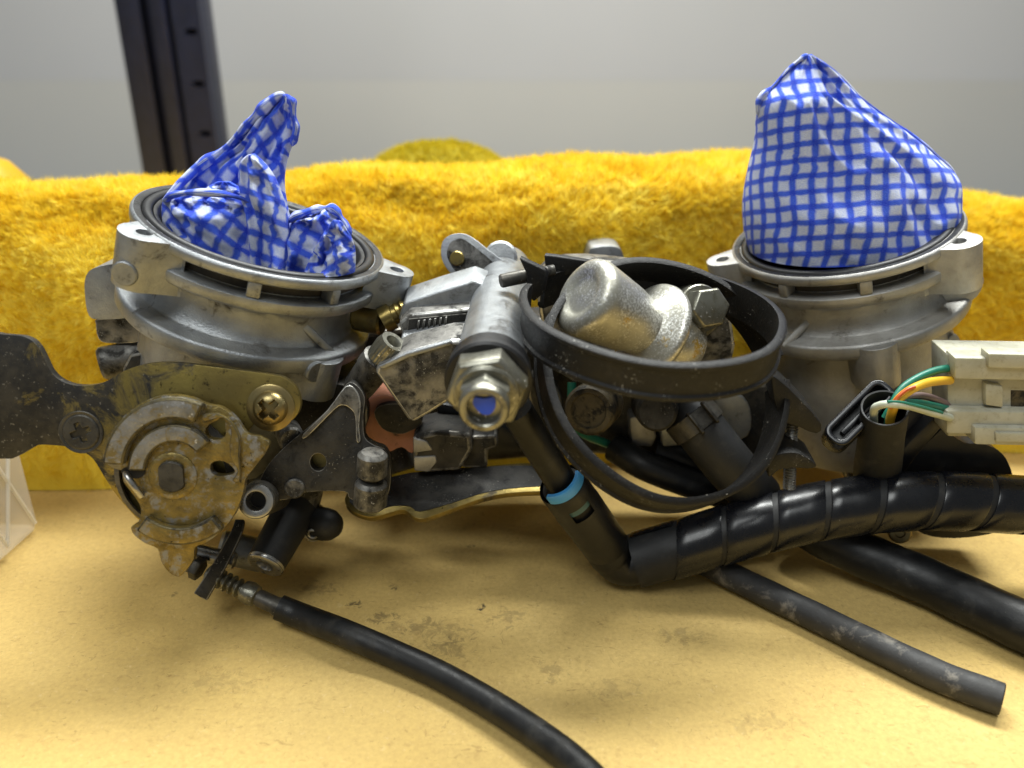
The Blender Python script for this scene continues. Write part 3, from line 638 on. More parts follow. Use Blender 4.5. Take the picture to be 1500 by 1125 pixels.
p = bw(432, 715, 0); MB().cyl(p - BN * 2, p + BN * .9, 2.4, ch=.3).build('pin_boss', M['alu_dirty'], brk)
for (x, ya, yb_, r, nm) in ((546, 662, 698, 23, 'post'), (544, 704, 742, 25, 'post')):
    a_, b__ = W(x, ya, -30), W(x - 2, yb_, -30); MB().cyl(b__, a_, r * mmpp(a_), r * mmpp(a_) * .95, ch=.9).build(nm, M['alu_dirty'], brk)
# front port with a ring end
def port(pa, pb, r0, r1, mat, ringmat, parent, hole_r=.55, name='port', ring_w=1.0):
    a_, b__ = W(*pa), W(*pb); n = (b__ - a_).normalized(); r0, r1 = r0 * mmpp(a_), r1 * mmpp(b__)
    o = MB().lathe(a_, n, [(r0, 0), (r1, (b__ - a_).length)], 40).build(name, mat, parent)
    MB().lathe(b__, n, [(r1, -ring_w), (r1 * 1.02, -.3), (r1 * .96, .2), (r1 * .8, .45), (r1 * hole_r * 1.1, .2), (r1 * hole_r, -.4), (r1 * hole_r * .9, -4)], 40).build('rim', ringmat, o)
    MB().lathe(b__ - n * 3.5, n, [(.01, 0), (r1 * hole_r, 0)], 24).build('bore', M['hole'], o)
    return o
port((398, 720, -20), (375, 734, -36), 30, 26, M['steel_dark'], M['steel'], asm, .52)
port((436, 742, -14), (388, 828, -30), 31, 28, M['rubber_soft'], M['steel'], asm, .42, 'vacuum_port', 1.2)
# rubber blanking cap with its wire clip
a_, b__ = W(455, 765, -14), W(506, 772, -20); n = (b__ - a_).normalized(); r = 24 * mmpp(a_)
cap = MB().lathe(a_, n, [(r * .8, -4), (r * .85, 0), (r, .4), (r, 5), (r * .93, 7.2), (r * .7, 9), (r * .35, 9.9), (.01, 10.1)], 36).build('blanking_cap', M['rubber_soft'], asm)
a2, b2, _ = basis(n); MB().tube([a_ + n * 1.6 + (a2 * math.cos(t) + b2 * math.sin(t)) * (r + .25) for t in np.linspace(0, 6.1, 40)], .38, 8).build('wire_clip', M['steel'], cap)
q = W(458, 782, -20); MB().tube([q + Vector((1.2 * math.cos(t), 0, 1.2 * math.sin(t))) for t in np.linspace(0, 6.2, 20)], .4, 8).build('wire_clip', M['steel'], cap)
# neck joining the vacuum port with the casting
MB().tube(cr([W(450, 690, -14), W(448, 720, -12), W(440, 745, -14)], 5), [4.5] * 11, 20).build('port_neck', M['alu_dirty'], asm)
# stub seen between plate and bracket
MB().cyl(W(420, 628, -18), W(428, 645, -26), 3.2, ch=.5).build('stop_screw', M['alu_dirty'], asm)

# ------------------------------------------------------------------ gold link strip under the bracket
SN = Vector((0, -.25, .97)).normalized(); S0 = W(640, 735, -18)
st_px = [(505, 730), (512, 745), (528, 754), (548, 757), (575, 750), (592, 747), (606, 757), (622, 759), (660, 746), (700, 732), (740, 723), (790, 720), (850, 722), (850, 684), (780, 678), (720, 682), (660, 688), (600, 692), (560, 704), (520, 712)]
strip = MB().slab([[WP(x, y, S0, SN) for x, y in cr2(st_px, 3)]], -SN * 1.6).build('link_strip', M['gold'], asm, bevel=.35)
MB().slab([[WP(x, y - 3, S0 + SN * .15, SN) for x, y in cr2([(512, 738), (540, 750), (575, 744), (600, 744), (615, 752), (660, 740), (720, 722), (790, 715), (850, 717), (848, 688), (720, 686), (600, 696), (530, 716)], 3)]], -SN * .5).build('top_face', M['alu_dark'], strip)

# ------------------------------------------------------------------ centre: joint pipe, hexagon union, lug, fins
PA, PB = W(740, 398, 26), W(716, 552, -42); PD = (PB - PA).normalized(); pr = 58 * mmpp(PB)
pipe = MB().lathe(PA - PD * 4, PD, [(pr * .55, 0), (pr * .78, .8), (pr * .86, 2), (pr * .90, 30), (pr * .96, (PB - PA).length + 1), (pr * 1.02, (PB - PA).length + 3.2), (pr * .98, (PB - PA).length + 4), (pr * .5, (PB - PA).length + 4)], 56, fn=lambda r, h, t: (r * (1 - .035 * (math.cos(8 * t) > .3) * (h > 40)), h)).build('joint_pipe', M['alu'], asm, smooth=30)
MB().lathe(PB, PD, [(pr * 1.0, -3.4), (pr * 1.07, -3.2), (pr * 1.07, .4), (pr * 1.0, .7)], 56).build('seal_ring', M['blackpl'], pipe)
MB().lathe(PB, PD, [(pr * .6, .3), (pr * 1.07, .5), (pr * 1.10, .8), (pr * 1.10, 2.2), (pr * 1.04, 2.7), (pr * .5, 2.7)], 56).build('seal_washer', M['seal'], pipe)
hx = MB().hexp(PB + PD * 2.7, PD, pr * 1.78, 5.6, rot=.18, ch=.8).build('union_hexagon', M['zinc'], asm, bevel=.25)
q = PB + PD * 8.3
MB().lathe(q, PD, [(pr * .80, -.6), (pr * .80, .6), (pr * .74, 1.0), (pr * .5, 1.0)], 48).build('collar', M['zinc'], hx)
MB().hexp(q + PD * .9, PD, pr * 1.16, 3.0, rot=.5, ch=.5).build('plug_hexagon', M['zinc'], hx, bevel=.2)
q2 = q + PD * 5.6
MB().lathe(q2, PD, [(pr * .60, -1.9), (pr * .60, .3), (pr * .56, .8), (pr * .46, .9), (pr * .41, .5), (pr * .39, -1.4), (.01, -1.5)], 40).build('plug_rim', M['zinc'], hx)
a2, b2, _ = basis(PD)
MB().slab([[q2 - PD * .9 + a2 * x + b2 * y for x, y in cr2([(-2.2, .4), (-1.8, 1.8), (0, 1.6), (1.9, 1.9), (2.2, -.2), (1.0, -1.9), (-.8, -1.6)], 4)]], -PD * .5).build('paint_mark', M['bluepaint'], hx)
# upper lug with a pin
LN = Vector((-.1, -.95, .3)).normalized(); L0 = W(690, 380, 14)
lug = MB().slab([[WP(x, y, L0, LN) for x, y in cr2([(646, 374), (648, 354), (660, 344), (678, 342), (694, 349), (715, 366), (740, 386), (745, 415), (712, 420), (684, 418), (664, 404), (652, 390)], 3)]], -LN * 7).build('mounting_lug', M['alu'], asm, bevel=.9, seg=3)
MB().slab([[WP(x, y, L0 + LN * .15, LN) for x, y in cr2([(655, 376), (658, 358), (668, 351), (682, 352), (722, 384), (722, 394), (688, 406), (668, 398)], 3)]], -LN * .4).build('facing', M['alu_dirty'], lug)
p = WP(670, 379, L0, LN); MB().cyl(p, p + LN * 1.2, 2.0, ch=.25).build('pin', M['gold'], lug)
MB().cyl(W(735, 382, 22), W(733, 376, 16), 4.6, ch=.8).build('stub', M['alu'], asm)
a_ = W(885, 375, 45); MB().slab([[W(x, y, 42) for x, y in cr2([(858, 420), (862, 372), (872, 362), (905, 362), (915, 380), (928, 420)], 3)]], (0, 12, 0)).build('rear_bracket', M['alu'], asm, bevel=1)
# fins linking the left body with the pipe
F0 = W(640, 450, 0)
def fin(px, Y, dv, mat, name, bev=.6):
    return MB().slab([[W(x, y, Y) for x, y in px]], dv).build(name, mat, asm, bevel=bev, seg=3)
fin([(592, 444), (640, 428), (694, 412), (716, 420), (716, 450), (686, 456), (600, 462), (583, 470)], -2, (0, 9, 2), M['alu'], 'upper_fin')
fin([(584, 474), (600, 461), (690, 452), (700, 458), (700, 480), (690, 488), (590, 494)], -6, (0, 4, 1), M['alu_dirty'], 'middle_fin')
fin([(598, 467), (684, 459), (682, 482), (596, 488)], -6.3, (0, 1, 0), M['alu_dark'], 'fin_recess', .2)
for k in range(6): fin([(612 + k * 8, 470 - k), (615 + k * 8, 469.5 - k), (613 + k * 8, 483 - k * .6), (610 + k * 8, 484 - k * .6)], -6.9, (0, 1, 0), M['alu_dirty'], 'cast_mark', .1)
fin([(586, 500), (640, 490), (690, 484), (694, 500), (640, 508), (590, 520)], -10, (0, 8, 3), M['alu'], 'lower_fin')
fl = fin([(549, 546), (553, 536), (596, 516), (662, 499), (682, 500), (680, 560), (668, 582), (630, 606), (606, 620), (598, 616)], -20, (0, 9, 2), M['alu_dirty'], 'flange_block', .9)
fin([(553, 537), (596, 517), (660, 499), (664, 505), (600, 524), (560, 542)], -20.6, (0, 4, 0), M['alu'], 'block_edge', .4)
# knurled cap bolt in its collar
a_, b__ = W(520, 574, -12), W(577, 500, -16); n = (b__ - a_).normalized(); L = (b__ - a_).length; r = 24 * mmpp(b__)
cb = MB().lathe(a_, n, [(r * .8, 0), (r * 1.0, L * .12), (r * 1.05, L * .45), (r * 1.12, L * .47), (r * 1.12, L * .66), (r * .6, L * .68)], 40).build('bolt_collar', M['alu_dirty'], asm)
MB().lathe(a_, n, [(r * .9, L * .64), (r * .92, L * .9), (r * .8, L), (r * .5, L), (r * .42, L - .6), (r * .4, L - 2.4), (.01, L - 2.4)], 96, fn=lambda rr, h, t: (rr * (1 + .025 * math.cos(24 * t) * (rr > r * .85)), h)).build('cap_bolt', M['zinc'], cb)
# brass fuel barb beside the ear
a_, b__ = W(560, 470, 2), W(604, 448, 4); MB().lathe(a_, (b__ - a_), [(3.6, 0), (3.6, 3), (2.6, 3.2), (2.6, 4.2), (3.0, 4.6), (2.2, 5.6), (2.8, 6.2), (2.0, 7.6), (2.4, 8.0), (1.6, 9.4), (.01, 9.5)], 28).build('fuel_barb', M['gold'], asm)
MB().cyl(W(520, 462, 6), W(562, 470, 4), 4.0, ch=.6).build('barb_base', M['gold'], asm)
# terracotta insulator and the injector below
MB().slab([[W(x, y, -4) for x, y in cr2([(531, 600), (540, 585), (570, 580), (606, 600), (612, 640), (604, 664), (588, 655), (568, 662), (545, 650), (533, 640)], 3)]], (0, 10, 0)).build('insulator', M['terracotta'], asm, bevel=1.2, seg=3)
MB().slab([[W(x, y, -6) for x, y in cr2([(548, 604), (566, 592), (604, 596), (618, 620), (600, 632), (584, 636), (560, 628)], 3)]], (0, 5, 0)).build('insulator_face', M['alu_dark'], asm, bevel=.6)
inj = MB().slab([[W(x, y, -10) for x, y in ((604, 640), (640, 632), (690, 636), (692, 660), (674, 690), (628, 693), (606, 690))]], (0, 14, 0)).build('injector_block', M['alu_dark'], asm, bevel=1.2, seg=3)
MB().slab([[W(x, y, -10.5) for x, y in ((605, 642), (625, 646), (634, 660), (606, 664))]], (0, 2, 0)).build('bare_patch', M['alu_light'], inj, bevel=.4)
MB().slab([[W(x, y, -10.5) for x, y in ((606, 670), (638, 668), (640, 678), (628, 692), (607, 690))]], (0, 2, 0)).build('bare_patch', M['alu_light'], inj, bevel=.4)
MB().slab([[W(x, y, -6) for x, y in ((672, 640), (728, 638), (730, 655), (714, 660), (714, 686), (676, 686))]], (0, 12, 0)).build('injector_plug', M['alu_dark'], asm, bevel=.8)
# crosswise linkage and hoses behind, closing the view under the pipe
MB().tube(cr([W(560, 640, 16), W(700, 650, 20), W(860, 640, 22), W(1000, 650, 20)], 6), 5.0, 18).build('link_rod', M['alu_dark'], asm)
# added dark slab: paints deep shade into the gaps behind pipe and strip
MB().slab([[W(x, y, 20) for x, y in cr2([(520, 500), (600, 480), (760, 470), (900, 470), (905, 560), (890, 640), (800, 655), (720, 640), (640, 645), (560, 660), (525, 600)], 3)]], (0, 14, 0)).build('centre_shade_fill', M['alu_dark'], asm, bevel=1.5)
MB().cyl(W(575, 640, 8), W(590, 690, 4), 4.2, ch=.7).build('spacer', M['alu_dark'], asm)
MB().slab([[W(x, y, 2) for x, y in [(640, 590), (700, 600), (760, 640), (764, 664), (720, 664), (690, 640), (640, 640)]]], (0, 8, 0)).build('injector_carrier', M['blackpl'], asm, bevel=.8)
p_ = W(790, 600, 6); MB().lathe(p_, (0, -1, .2), [(.01, 1.2), (2.4, 1.2), (2.6, .9), (4.0, .8), (4.2, .4), (4.2, -6)], 28).build('carrier_screw', M['steel_dark'], asm)
MB().slab([[W(x, y, 4) for x, y in cr2([(772, 560), (800, 556), (822, 580), (826, 640), (812, 668), (790, 640)], 3)]], (0, 6, 0)).build('carrier_arm', M['alu_dark'], asm, bevel=.8)

# ------------------------------------------------------------------ fuel damper can and its banjo bolt (middle)
b__, a_ = W(850, 430, -25), W(1000, 512, -12); dn = (b__ - a_).normalized(); DL = (b__ - a_).length
r1 = 62 * mmpp(b__)                               # cap radius
can = MB().lathe(b__, dn, [(r1 * .80, -DL), (r1 * .84, -DL + 1.5), (r1 * .86, -DL * .82), (r1 * .74, -DL * .76), (r1 * .72, -DL * .60), (r1 * .74, -DL * .52),
        (r1 * .84, -DL * .40), (r1 * .92, -DL * .22), (r1 * .97, -3.6), (r1 * .985, -2.4), (r1 * .95, -1.1), (r1 * .85, -.3), (r1 * .72, .1), (r1 * .58, -.1), (r1 * .5, -.7), (r1 * .4, -.9), (r1 * .2, -.6), (.01, -.5)], 72).build('fuel_damper', M['damper'], asm, smooth=70)
MB().lathe(b__, dn, [(r1 * .66, -DL * .715), (r1 * 1.2, -DL * .70), (r1 * 1.27, -DL * .685), (r1 * 1.29, -DL * .66), (r1 * 1.27, -DL * .635), (r1 * 1.18, -DL * .62), (r1 * .95, -DL * .60), (r1 * .70, -DL * .56)], 72).build('flange_disc', M['damper'], can, smooth=50)
p = W(1028, 452, -13); hn = Vector((.28, -.86, .30)).normalized()
MB().slab([[W(x, y, -4) for x, y in cr2([(960, 470), (985, 436), (1010, 418), (1040, 416), (1058, 432), (1060, 462), (1044, 486), (1012, 506), (985, 512)], 3)]], (0, 5, 1)).build('damper_bracket', M['zinc'], asm, bevel=.5)
bolt = MB().cyl(p - hn * 4, p - hn * .3, 36 * mmpp(p), seg=40, ch=.3).build('flange_bolt', M['zinc'], asm)
MB().hexp(p - hn * .3, hn, 54 * mmpp(p), 5.0, rot=.15, ch=.5).build('hexagon_head', M['zinc'], bolt, bevel=.25)
# under the can: plug, hose with spring clip, blocks, hoses
p = W(876, 590, 0); q = W(862, 602, -10); n = (q - p).normalized()
MB().lathe(q, n, [(6.8, -12), (6.8, -1), (6.0, 0), (4.8, .2), (4.4, -.6), (.01, -.6)], 36).build('drain_plug', M['brown'], asm)
MB().cyl(W(960, 590, -2), W(962, 604, -14), 6.5, 5.2, ch=.8).build('damper_foot', M['alu_dark'], asm)
MB().slab([[W(x, y, 8) for x, y in ((922, 612), (954, 606), (962, 640), (956, 656), (925, 654))]], (0, 8, 0)).build('injector_block', M['alu_light'], asm, bevel=1)
MB().slab([[W(x, y, 6) for x, y in ((966, 612), (1022, 606), (1024, 652), (970, 656))]], (0, 10, 0)).build('injector_block', M['alu'], asm, bevel=1)
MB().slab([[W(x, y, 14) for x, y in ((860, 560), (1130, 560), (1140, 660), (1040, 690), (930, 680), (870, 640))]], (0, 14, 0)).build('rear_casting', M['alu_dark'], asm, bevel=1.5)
MB().slab([[W(x, y, 10) for x, y in cr2([(1046, 585), (1080, 578), (1100, 600), (1096, 640), (1060, 640)], 3)]], (0, 6, 0)).build('casting_face', M['alu'], asm, bevel=.8)
hs = cr([W(978, 570, 2), W(1000, 596, -4), W(1035, 640, -8), W(1072, 686, -10), W(1110, 728, -8)], 6); hr = 37 * mmpp(W(1035, 640, -8))
fh = MB().tube(hs, [hr * (.82 if i < 8 else 1) for i in range(len(hs))], 32).build('coolant_hose', M['rubber_soft'], asm)
i0 = 8; t = (hs[i0 + 2] - hs[i0]).normalized()
sc = MB().lathe(hs[i0 + 1], t, [(hr * 1.0, -2.6), (hr * 1.1, -2.5), (hr * 1.1, 2.5), (hr * 1.0, 2.6)], 40).build('spring_clip', M['steel_dark'], fh)
a2, b2, _ = basis(t, Vector((0, 0, 1))); up_ = (-t.cross(Vector((1, 0, 0)))).normalized(); up_ = up_ if up_.z > 0 else -up_; sd = t.cross(up_)
for k in (-1, 1):
    MB().slab([[hs[i0 + 1] + up_ * (hr * 1.05) * math.cos(.35 * k) + sd * (hr * 1.05) * math.sin(.35 * k - .15) + t * x + up_ * z for x, z in ((-3.2, -.5), (3.2, -.5), (3.6, 1.2), (3.0, 2.2), (-2.6, 2.0), (-3.4, 1.0))]], sd * .8).build('clip_tab', M['steel_dark'], sc, bevel=.2)
MB().tube(cr([W(900, 655, 10), W(940, 680, 4), W(1000, 704, 2), W(1060, 724, 2), W(1110, 740, 4)], 6), 4.3, 20).build('vacuum_hose', M['rubber'], asm)
MB().tube(cr([W(960, 660, 10), W(1010, 674, 8), W(1060, 700, 8), W(1110, 716, 8)], 6), 4.6, 20).build('vacuum_hose', M['rubber'], asm)
MB().tube(cr([W(838, 560, 4), W(838, 600, 2), W(850, 632, 4), W(890, 650, 10)], 6), 1.3, 10).build('thin_wire', M['w_green'], asm)
MB().slab([[W(x, y, 8) for x, y in cr2([(790, 400), (860, 380), (1000, 400), (1060, 430), (1070, 540), (960, 560), (840, 560), (800, 500)], 3)]], (0, 8, 0)).build('rear_casting', M['alu_dirty'], asm, bevel=1.5)

# ------------------------------------------------------------------ clamp bands (loose, draped over the middle)
def clamp(name, label, c, n, R, wdt, th, gap_deg, gap_at, ear_fn):
    c = Vector(c); root = thing(name, label, 'clamp', c - Vector((0, 0, R * .3)), 'loose black hose clamp bands'); a, b, n = basis(n)
    N_ = 150; a0 = math.radians(gap_at + gap_deg / 2); a1 = a0 + math.radians(360 - gap_deg); rows = []
    prof = [(0, wdt / 2), (th, wdt / 2), (th * 1.5, wdt / 2 - .5), (th * 1.5, wdt / 2 - 1.2), (th, wdt / 2 - 1.6), (th, -wdt / 2 + 1.6), (th * 1.5, -wdt / 2 + 1.2), (th * 1.5, -wdt / 2 + .5), (th, -wdt / 2), (0, -wdt / 2)]
    for i in range(N_ + 1):
        t = lerp(a0, a1, i / N_); wv = .25 * math.sin(3 * t) + .15 * math.sin(7 * t + 1); lf = .35 * math.sin(2 * t + .6)
        rows.append([c + (a * math.cos(t) + b * math.sin(t)) * (R + x + wv - th) + n * (h + lf) for x, h in prof])
    MB2 = MB().grid(rows, True); k = len(prof); MB2.f.append(tuple(range(k))); MB2.f.append(tuple(N_ * k + j for j in reversed(range(k))))
    bnd = MB2.build('band', M['band'], root, smooth=40)
    ear_fn(root, c, a, b, n, R, a0, a1, wdt)
    return root
def ears_up(root, c, a, b, n, R, a0, a1, wdt):
    # bent tabs and the screw that draws them together
    for pts, Y, dv in (([(760, 378), (772, 384), (798, 396), (801, 404), (796, 430), (782, 442), (770, 432), (772, 404)], -12, (.6, 1.6, .4)), ([(797, 374), (815, 376), (866, 384), (856, 396), (826, 404), (806, 420), (800, 408)], -4, (.4, 1.6, .4))):
        MB().slab([[W(x, y, Y) for x, y in pts]], dv).build('tab', M['band'], root, bevel=.3)
    t = (a0 + a1 - 2 * math.pi) / 2; t = a0 - math.radians(9)
    p1, p2 = W(733, 412, -12), W(800, 398, -8); d = (p2 - p1).normalized(); 
    MB().lathe(p1, d, [(.01, 0), (1.5, .05), (1.7, .4), (1.7, 8), (1.4, 8.2), (1.4, 14), (.01, 14)], 20).build('screw', M['steel_dark'], root)
def ears_side(root, c, a, b, n, R, a0, a1, wdt):
    for (pts, Y, dy) in (([(1130, 556), (1140, 555), (1172, 585), (1204, 622), (1196, 636), (1170, 626), (1142, 612)], -26, 8), ([(1128, 672), (1148, 664), (1170, 664), (1196, 680), (1190, 687), (1160, 686), (1140, 690), (1126, 700)], -30, 9)):
        MB().slab([[W(x, y, Y) for x, y in cr2(pts, 2)]], (0, dy, dy * .15)).build('tab', M['band'], root, bevel=.4)
    # threaded screw
    p1, p2 = W(1156, 716, -24), W(1160, 618, -22); d = (p2 - p1); L = d.length; prof = [(.01, 0)]; z = 0
    while z < L: prof += [(1.25, z), (1.6, z + .35), (1.25, z + .7)]; z += .7
    prof.append((.01, L)); MB().lathe(p1, d, prof, 20).build('screw', M['steel'], root, smooth=25)
clamp('clamp_band', 'black plastic clamp band lying nearly flat around the zinc can', W(950.6, 458.6 + 14, -25), (math.sin(.0517), -math.sin(.0955), .99), 29.5, 8.4, 1.2, 14, 152, ears_up)
clamp('clamp_band', 'black clamp band standing tilted, hanging below the flat band', W(971.5, 555.4, -25), (math.sin(.2421), -math.sin(.7935), math.cos(.2421) * math.cos(.7935)), 30.2, 9.0, 1.2, 12, 8, ears_side)

# ------------------------------------------------------------------ fuel hose with quick coupling and spiral wrap
fu = thing('fuel_hose', 'black fuel hose with blue coupling ring and glossy spiral wrap', 'hose', WZ(940, 850))
h0 = [W(756, 600, -33), W(790, 655, -30), W(812, 690, -28), W(826, 714, -27)]
MB().tube(cr(h0, 6), 24 * mmpp(h0[1]), 28).build('hose', M['rubber'], fu)
a_, b__ = W(820, 706, -27.5), W(888, 800, -18); n = (b__ - a_).normalized(); L = (b__ - a_).length; r = 37 * mmpp(a_)
# sleeve with a real window; the blue lock shows in it
aa, bb, _ = basis(n, Vector((0, -1, 0))); rows = []; NA = 60; hs_ = [1.0, 1.6, 5.2, 9.6, 10.2, L - 1, L]; rr_ = [r * .96, r, r, r, r * 1.02, r * 1.0, r * .96]
for h, q in zip(hs_, rr_): rows.append([a_ + n * h + (aa * math.cos(2 * math.pi * k / NA) + bb * math.sin(2 * math.pi * k / NA)) * q for k in range(NA)])
mb = MB(); mb.add([p for rw in rows for p in rw], [])
# find which sector faces the camera
vd = (CAM - (a_ + n * 7)).normalized(); kc = max(range(NA), key=lambda k: (rows[2][k] - a_ - n * 5.2).dot(vd))
win = {(2, (kc + j - 1) % NA) for j in range(-4, 5)}
for i in range(len(hs_) - 1):
    for k in range(NA):
        if (i, k) in win: continue
        mb.f.append((i * NA + k, i * NA + (k + 1) % NA, (i + 1) * NA + (k + 1) % NA, (i + 1) * NA + k))
slv = mb.build('coupling_sleeve', M['blackpl'], fu, smooth=45); 
MB().lathe(a_, n, [(r * .5, 1.2), (r * .84, 1.2), (r * .84, L)], 40).build('coupling_core', M['hole'], fu)
xa_, xb_, _ = basis(n); vv = vd - n * vd.dot(n); LA = math.atan2(vv.dot(xb_), vv.dot(xa_)) - .1
tk = (rows[2][kc] - a_ - n * 5.2).normalized(); MB().lathe(a_, n, [(r * .86, 5.0), (r * .92, 5.1), (r * .92, 7.4), (r * .86, 7.5)], 40).build('lock_core', worn('teal_lock', lin('3c5f66'), lin('456a70'), None, None, rough=.4, bs_=.1), fu)
MB().lathe(a_, n, [(r * .80, -2.0), (r * .93, -2.0), (r * .98, -1.6), (r * .98, .7), (r * .93, .9), (r * .80, .9)], 40, a0=LA - 1.05, a1=LA + 1.05, close=True).build('lock_ring', M['bluepl'], fu)
c1 = b__; el = cr([b__ - n * 1.0, W(896, 814, -17.5), W(912, 826, -17), W(938, 824, -17), W(975, 812, -16.5)], 6)
MB().tube(el, [r * (.97 if i < 6 else .93) for i in range(len(el))], 36).build('elbow', M['blackpl'], fu)
ctr = cr([W(*q) for q in ((928, 822, -17), (965, 812, -17), (1010, 799, -17), (1060, 784, -17), (1130, 765, -17), (1200, 749, -17), (1270, 739, -17.5), (1340, 734, -18), (1420, 735, -18), (1540, 744, -18), (1680, 765, -18), (1900, 800, -18))], 10)
rt = 41 * mmpp(W(1200, 749, -17))
MB().tube(ctr, rt * .985, 40).build('inner_tube', M['rubber_soft'], fu)
# spiral wrap: one ribbon wound round, each turn just clear of the next
cum = [0.0]
for i in range(1, len(ctr)): cum.append(cum[-1] + (ctr[i] - ctr[i - 1]).length)
def along(s_):
    s_ = min(max(s_, 0), cum[-1] - 1e-4); i = int(np.searchsorted(cum, s_, side='right') - 1); i = min(i, len(ctr) - 2)
    f_ = (s_ - cum[i]) / (cum[i + 1] - cum[i]); p = ctr[i].lerp(ctr[i + 1], f_); t0_ = (ctr[min(i + 1, len(ctr) - 1)] - ctr[max(i - 1, 0)]); t1_ = (ctr[min(i + 2, len(ctr) - 1)] - ctr[i]); return p, t0_.lerp(t1_, f_).normalized()
pitch = 13.4; turns = int((cum[-1] - pitch) / pitch); prof = [(0.65, .95), (0.67, 1.02), (.9, 1.042), (3.5, 1.046), (8.5, 1.05), (pitch - 1.2, 1.052), (pitch - .87, 1.035), (pitch - .85, .95)]; rows = []
SEG = 56
for k in range(0, turns * SEG + 1):
    th_ = 2 * math.pi * k / SEG; row = []; wb = .45 * math.sin(th_ * .13 + 1) 
    for (o, q) in prof:
        p, t = along(pitch * k / SEG + o * (1 + .03 * wb)); aa, bb, _ = basis(t, Vector((0, 0, 1)))
        row.append(p + (aa * math.cos(th_) - bb * math.sin(th_)) * rt * (q + .003 * wb))
    rows.append(row)
MB().grid(rows).build('spiral_wrap', M['gloss'], fu, smooth=50)

# ------------------------------------------------------------------ loose hoses on the right, throttle cable in front
def ground_hose(name, label, pts, rpx, mat, end_hole=True, cat='hose'):
    path = cr(pts, 10); r = rpx * mmpp(pts[len(pts) // 2])
    root = thing(name, label, cat, path[len(path) // 2])
    MB().tube(path, [r * (1 + .012 * math.sin(i * .7)) for i in range(len(path))], 36, caps=not end_hole).build('wall', mat, root)
    if end_hole:
        d = (path[-1] - path[-2]).normalized(); e = path[-1]
        MB().lathe(e, d, [(r * .995, 0), (r * .9, .25), (r * .62, .2), (r * .58, -.3), (r * .56, -9)], 36).build('cut_end', mat, root)
        MB().lathe(e - d * 6, d, [(.01, 0), (r * .58, 0)], 24).build('bore', M['hole'], root)
    return root
ground_hose('vent_hose', 'thin dusty grey hose with open cut end on the board', [WZ(985, 800, 5), WZ(1060, 838, 4.5), WZ(1130, 872, 4.2), WZ(1200, 906, 3.9), WZ(1290, 950, 3.9), WZ(1380, 992, 3.9), WZ(1467, 1024, 4.0)], 21, M['rubber_grey'])
ground_hose('breather_hose', 'thick black rubber hose running off the right edge of the board', [WZ(1150, 752, 14), WZ(1205, 784, 12), WZ(1270, 815, 9.0), WZ(1350, 848, 7.0), WZ(1430, 885, 6.6), WZ(1510, 922, 6.5), WZ(1600, 962, 6.5), WZ(1600, 962, 6.5) + (WZ(1600, 962, 6.5) - WZ(1510, 922, 6.5)) * 2.5, WZ(1600, 962, 6.5) + (WZ(1600, 962, 6.5) - WZ(1510, 922, 6.5)) * 6], 36, M['rubber'], False)

cb = thing('throttle_cable', 'black sheathed throttle cable with threaded adjuster leaving the pulley', 'cable', WZ(600, 960))
A_ = W(276, 826, -27); B_ = W(414, 892, -34); dn = (B_ - A_).normalized(); L = (B_ - A_).length
def seg_l(f0, f1, prof_px, name, mat, sg=28):
    return MB().lathe(A_, dn, [(r_ * mmpp(A_), lerp(f0, f1, f_) * L) for f_, r_ in prof_px], sg).build(name, mat, cb, smooth=30)
seg_l(0, .12, [(0, 4), (0, 11), (1, 12), (1, 4)], 'inner_ferrule', M['steel_dark'])
hx_ = MB().hexp(A_ + dn * L * .06, dn, 30 * mmpp(A_), L * .08, ch=.3).build('lock_nut', M['steel_dark'], cb, bevel=.15)
pf = []; k = 0
nt_ = 7
for i in range(nt_): f_ = i / nt_; pf += [(f_, 8.5), (f_ + .3 / nt_, 14), (f_ + .55 / nt_, 14), (f_ + .85 / nt_, 8.5)]
seg_l(.20, .63, pf + [(1, 8.5)], 'adjuster_spring', M['zinc'])
seg_l(.58, .74, [(0, 10), (.1, 15), (.5, 17), (.9, 15), (1, 11)], 'adjuster_collar', M['zinc'])
seg_l(.72, 1.04, [(0, 11), (.15, 12.5), (.6, 12.5), (.7, 14), (.85, 14), (.9, 12), (1, 12)], 'barrel', M['steel_dark'])
cp = cr([B_ - dn * 1.0, W(440, 902, -35.2), WZ(505, 927, 5.6), WZ(575, 957, 4.2), WZ(650, 992, 3.6), WZ(730, 1038, 3.6), WZ(800, 1085, 3.6), WZ(850, 1125, 3.6), WZ(900, 1180, 3.6), WZ(900, 1180, 3.6) + Vector((22, -36, 0)), WZ(900, 1180, 3.6) + Vector((30, -90, 0))], 8)
rs = 20.5 * mmpp(WZ(650, 992, 3))
MB().tube(cp, [rs] * len(cp), 32).build('sheath', M['rubber'], cb)
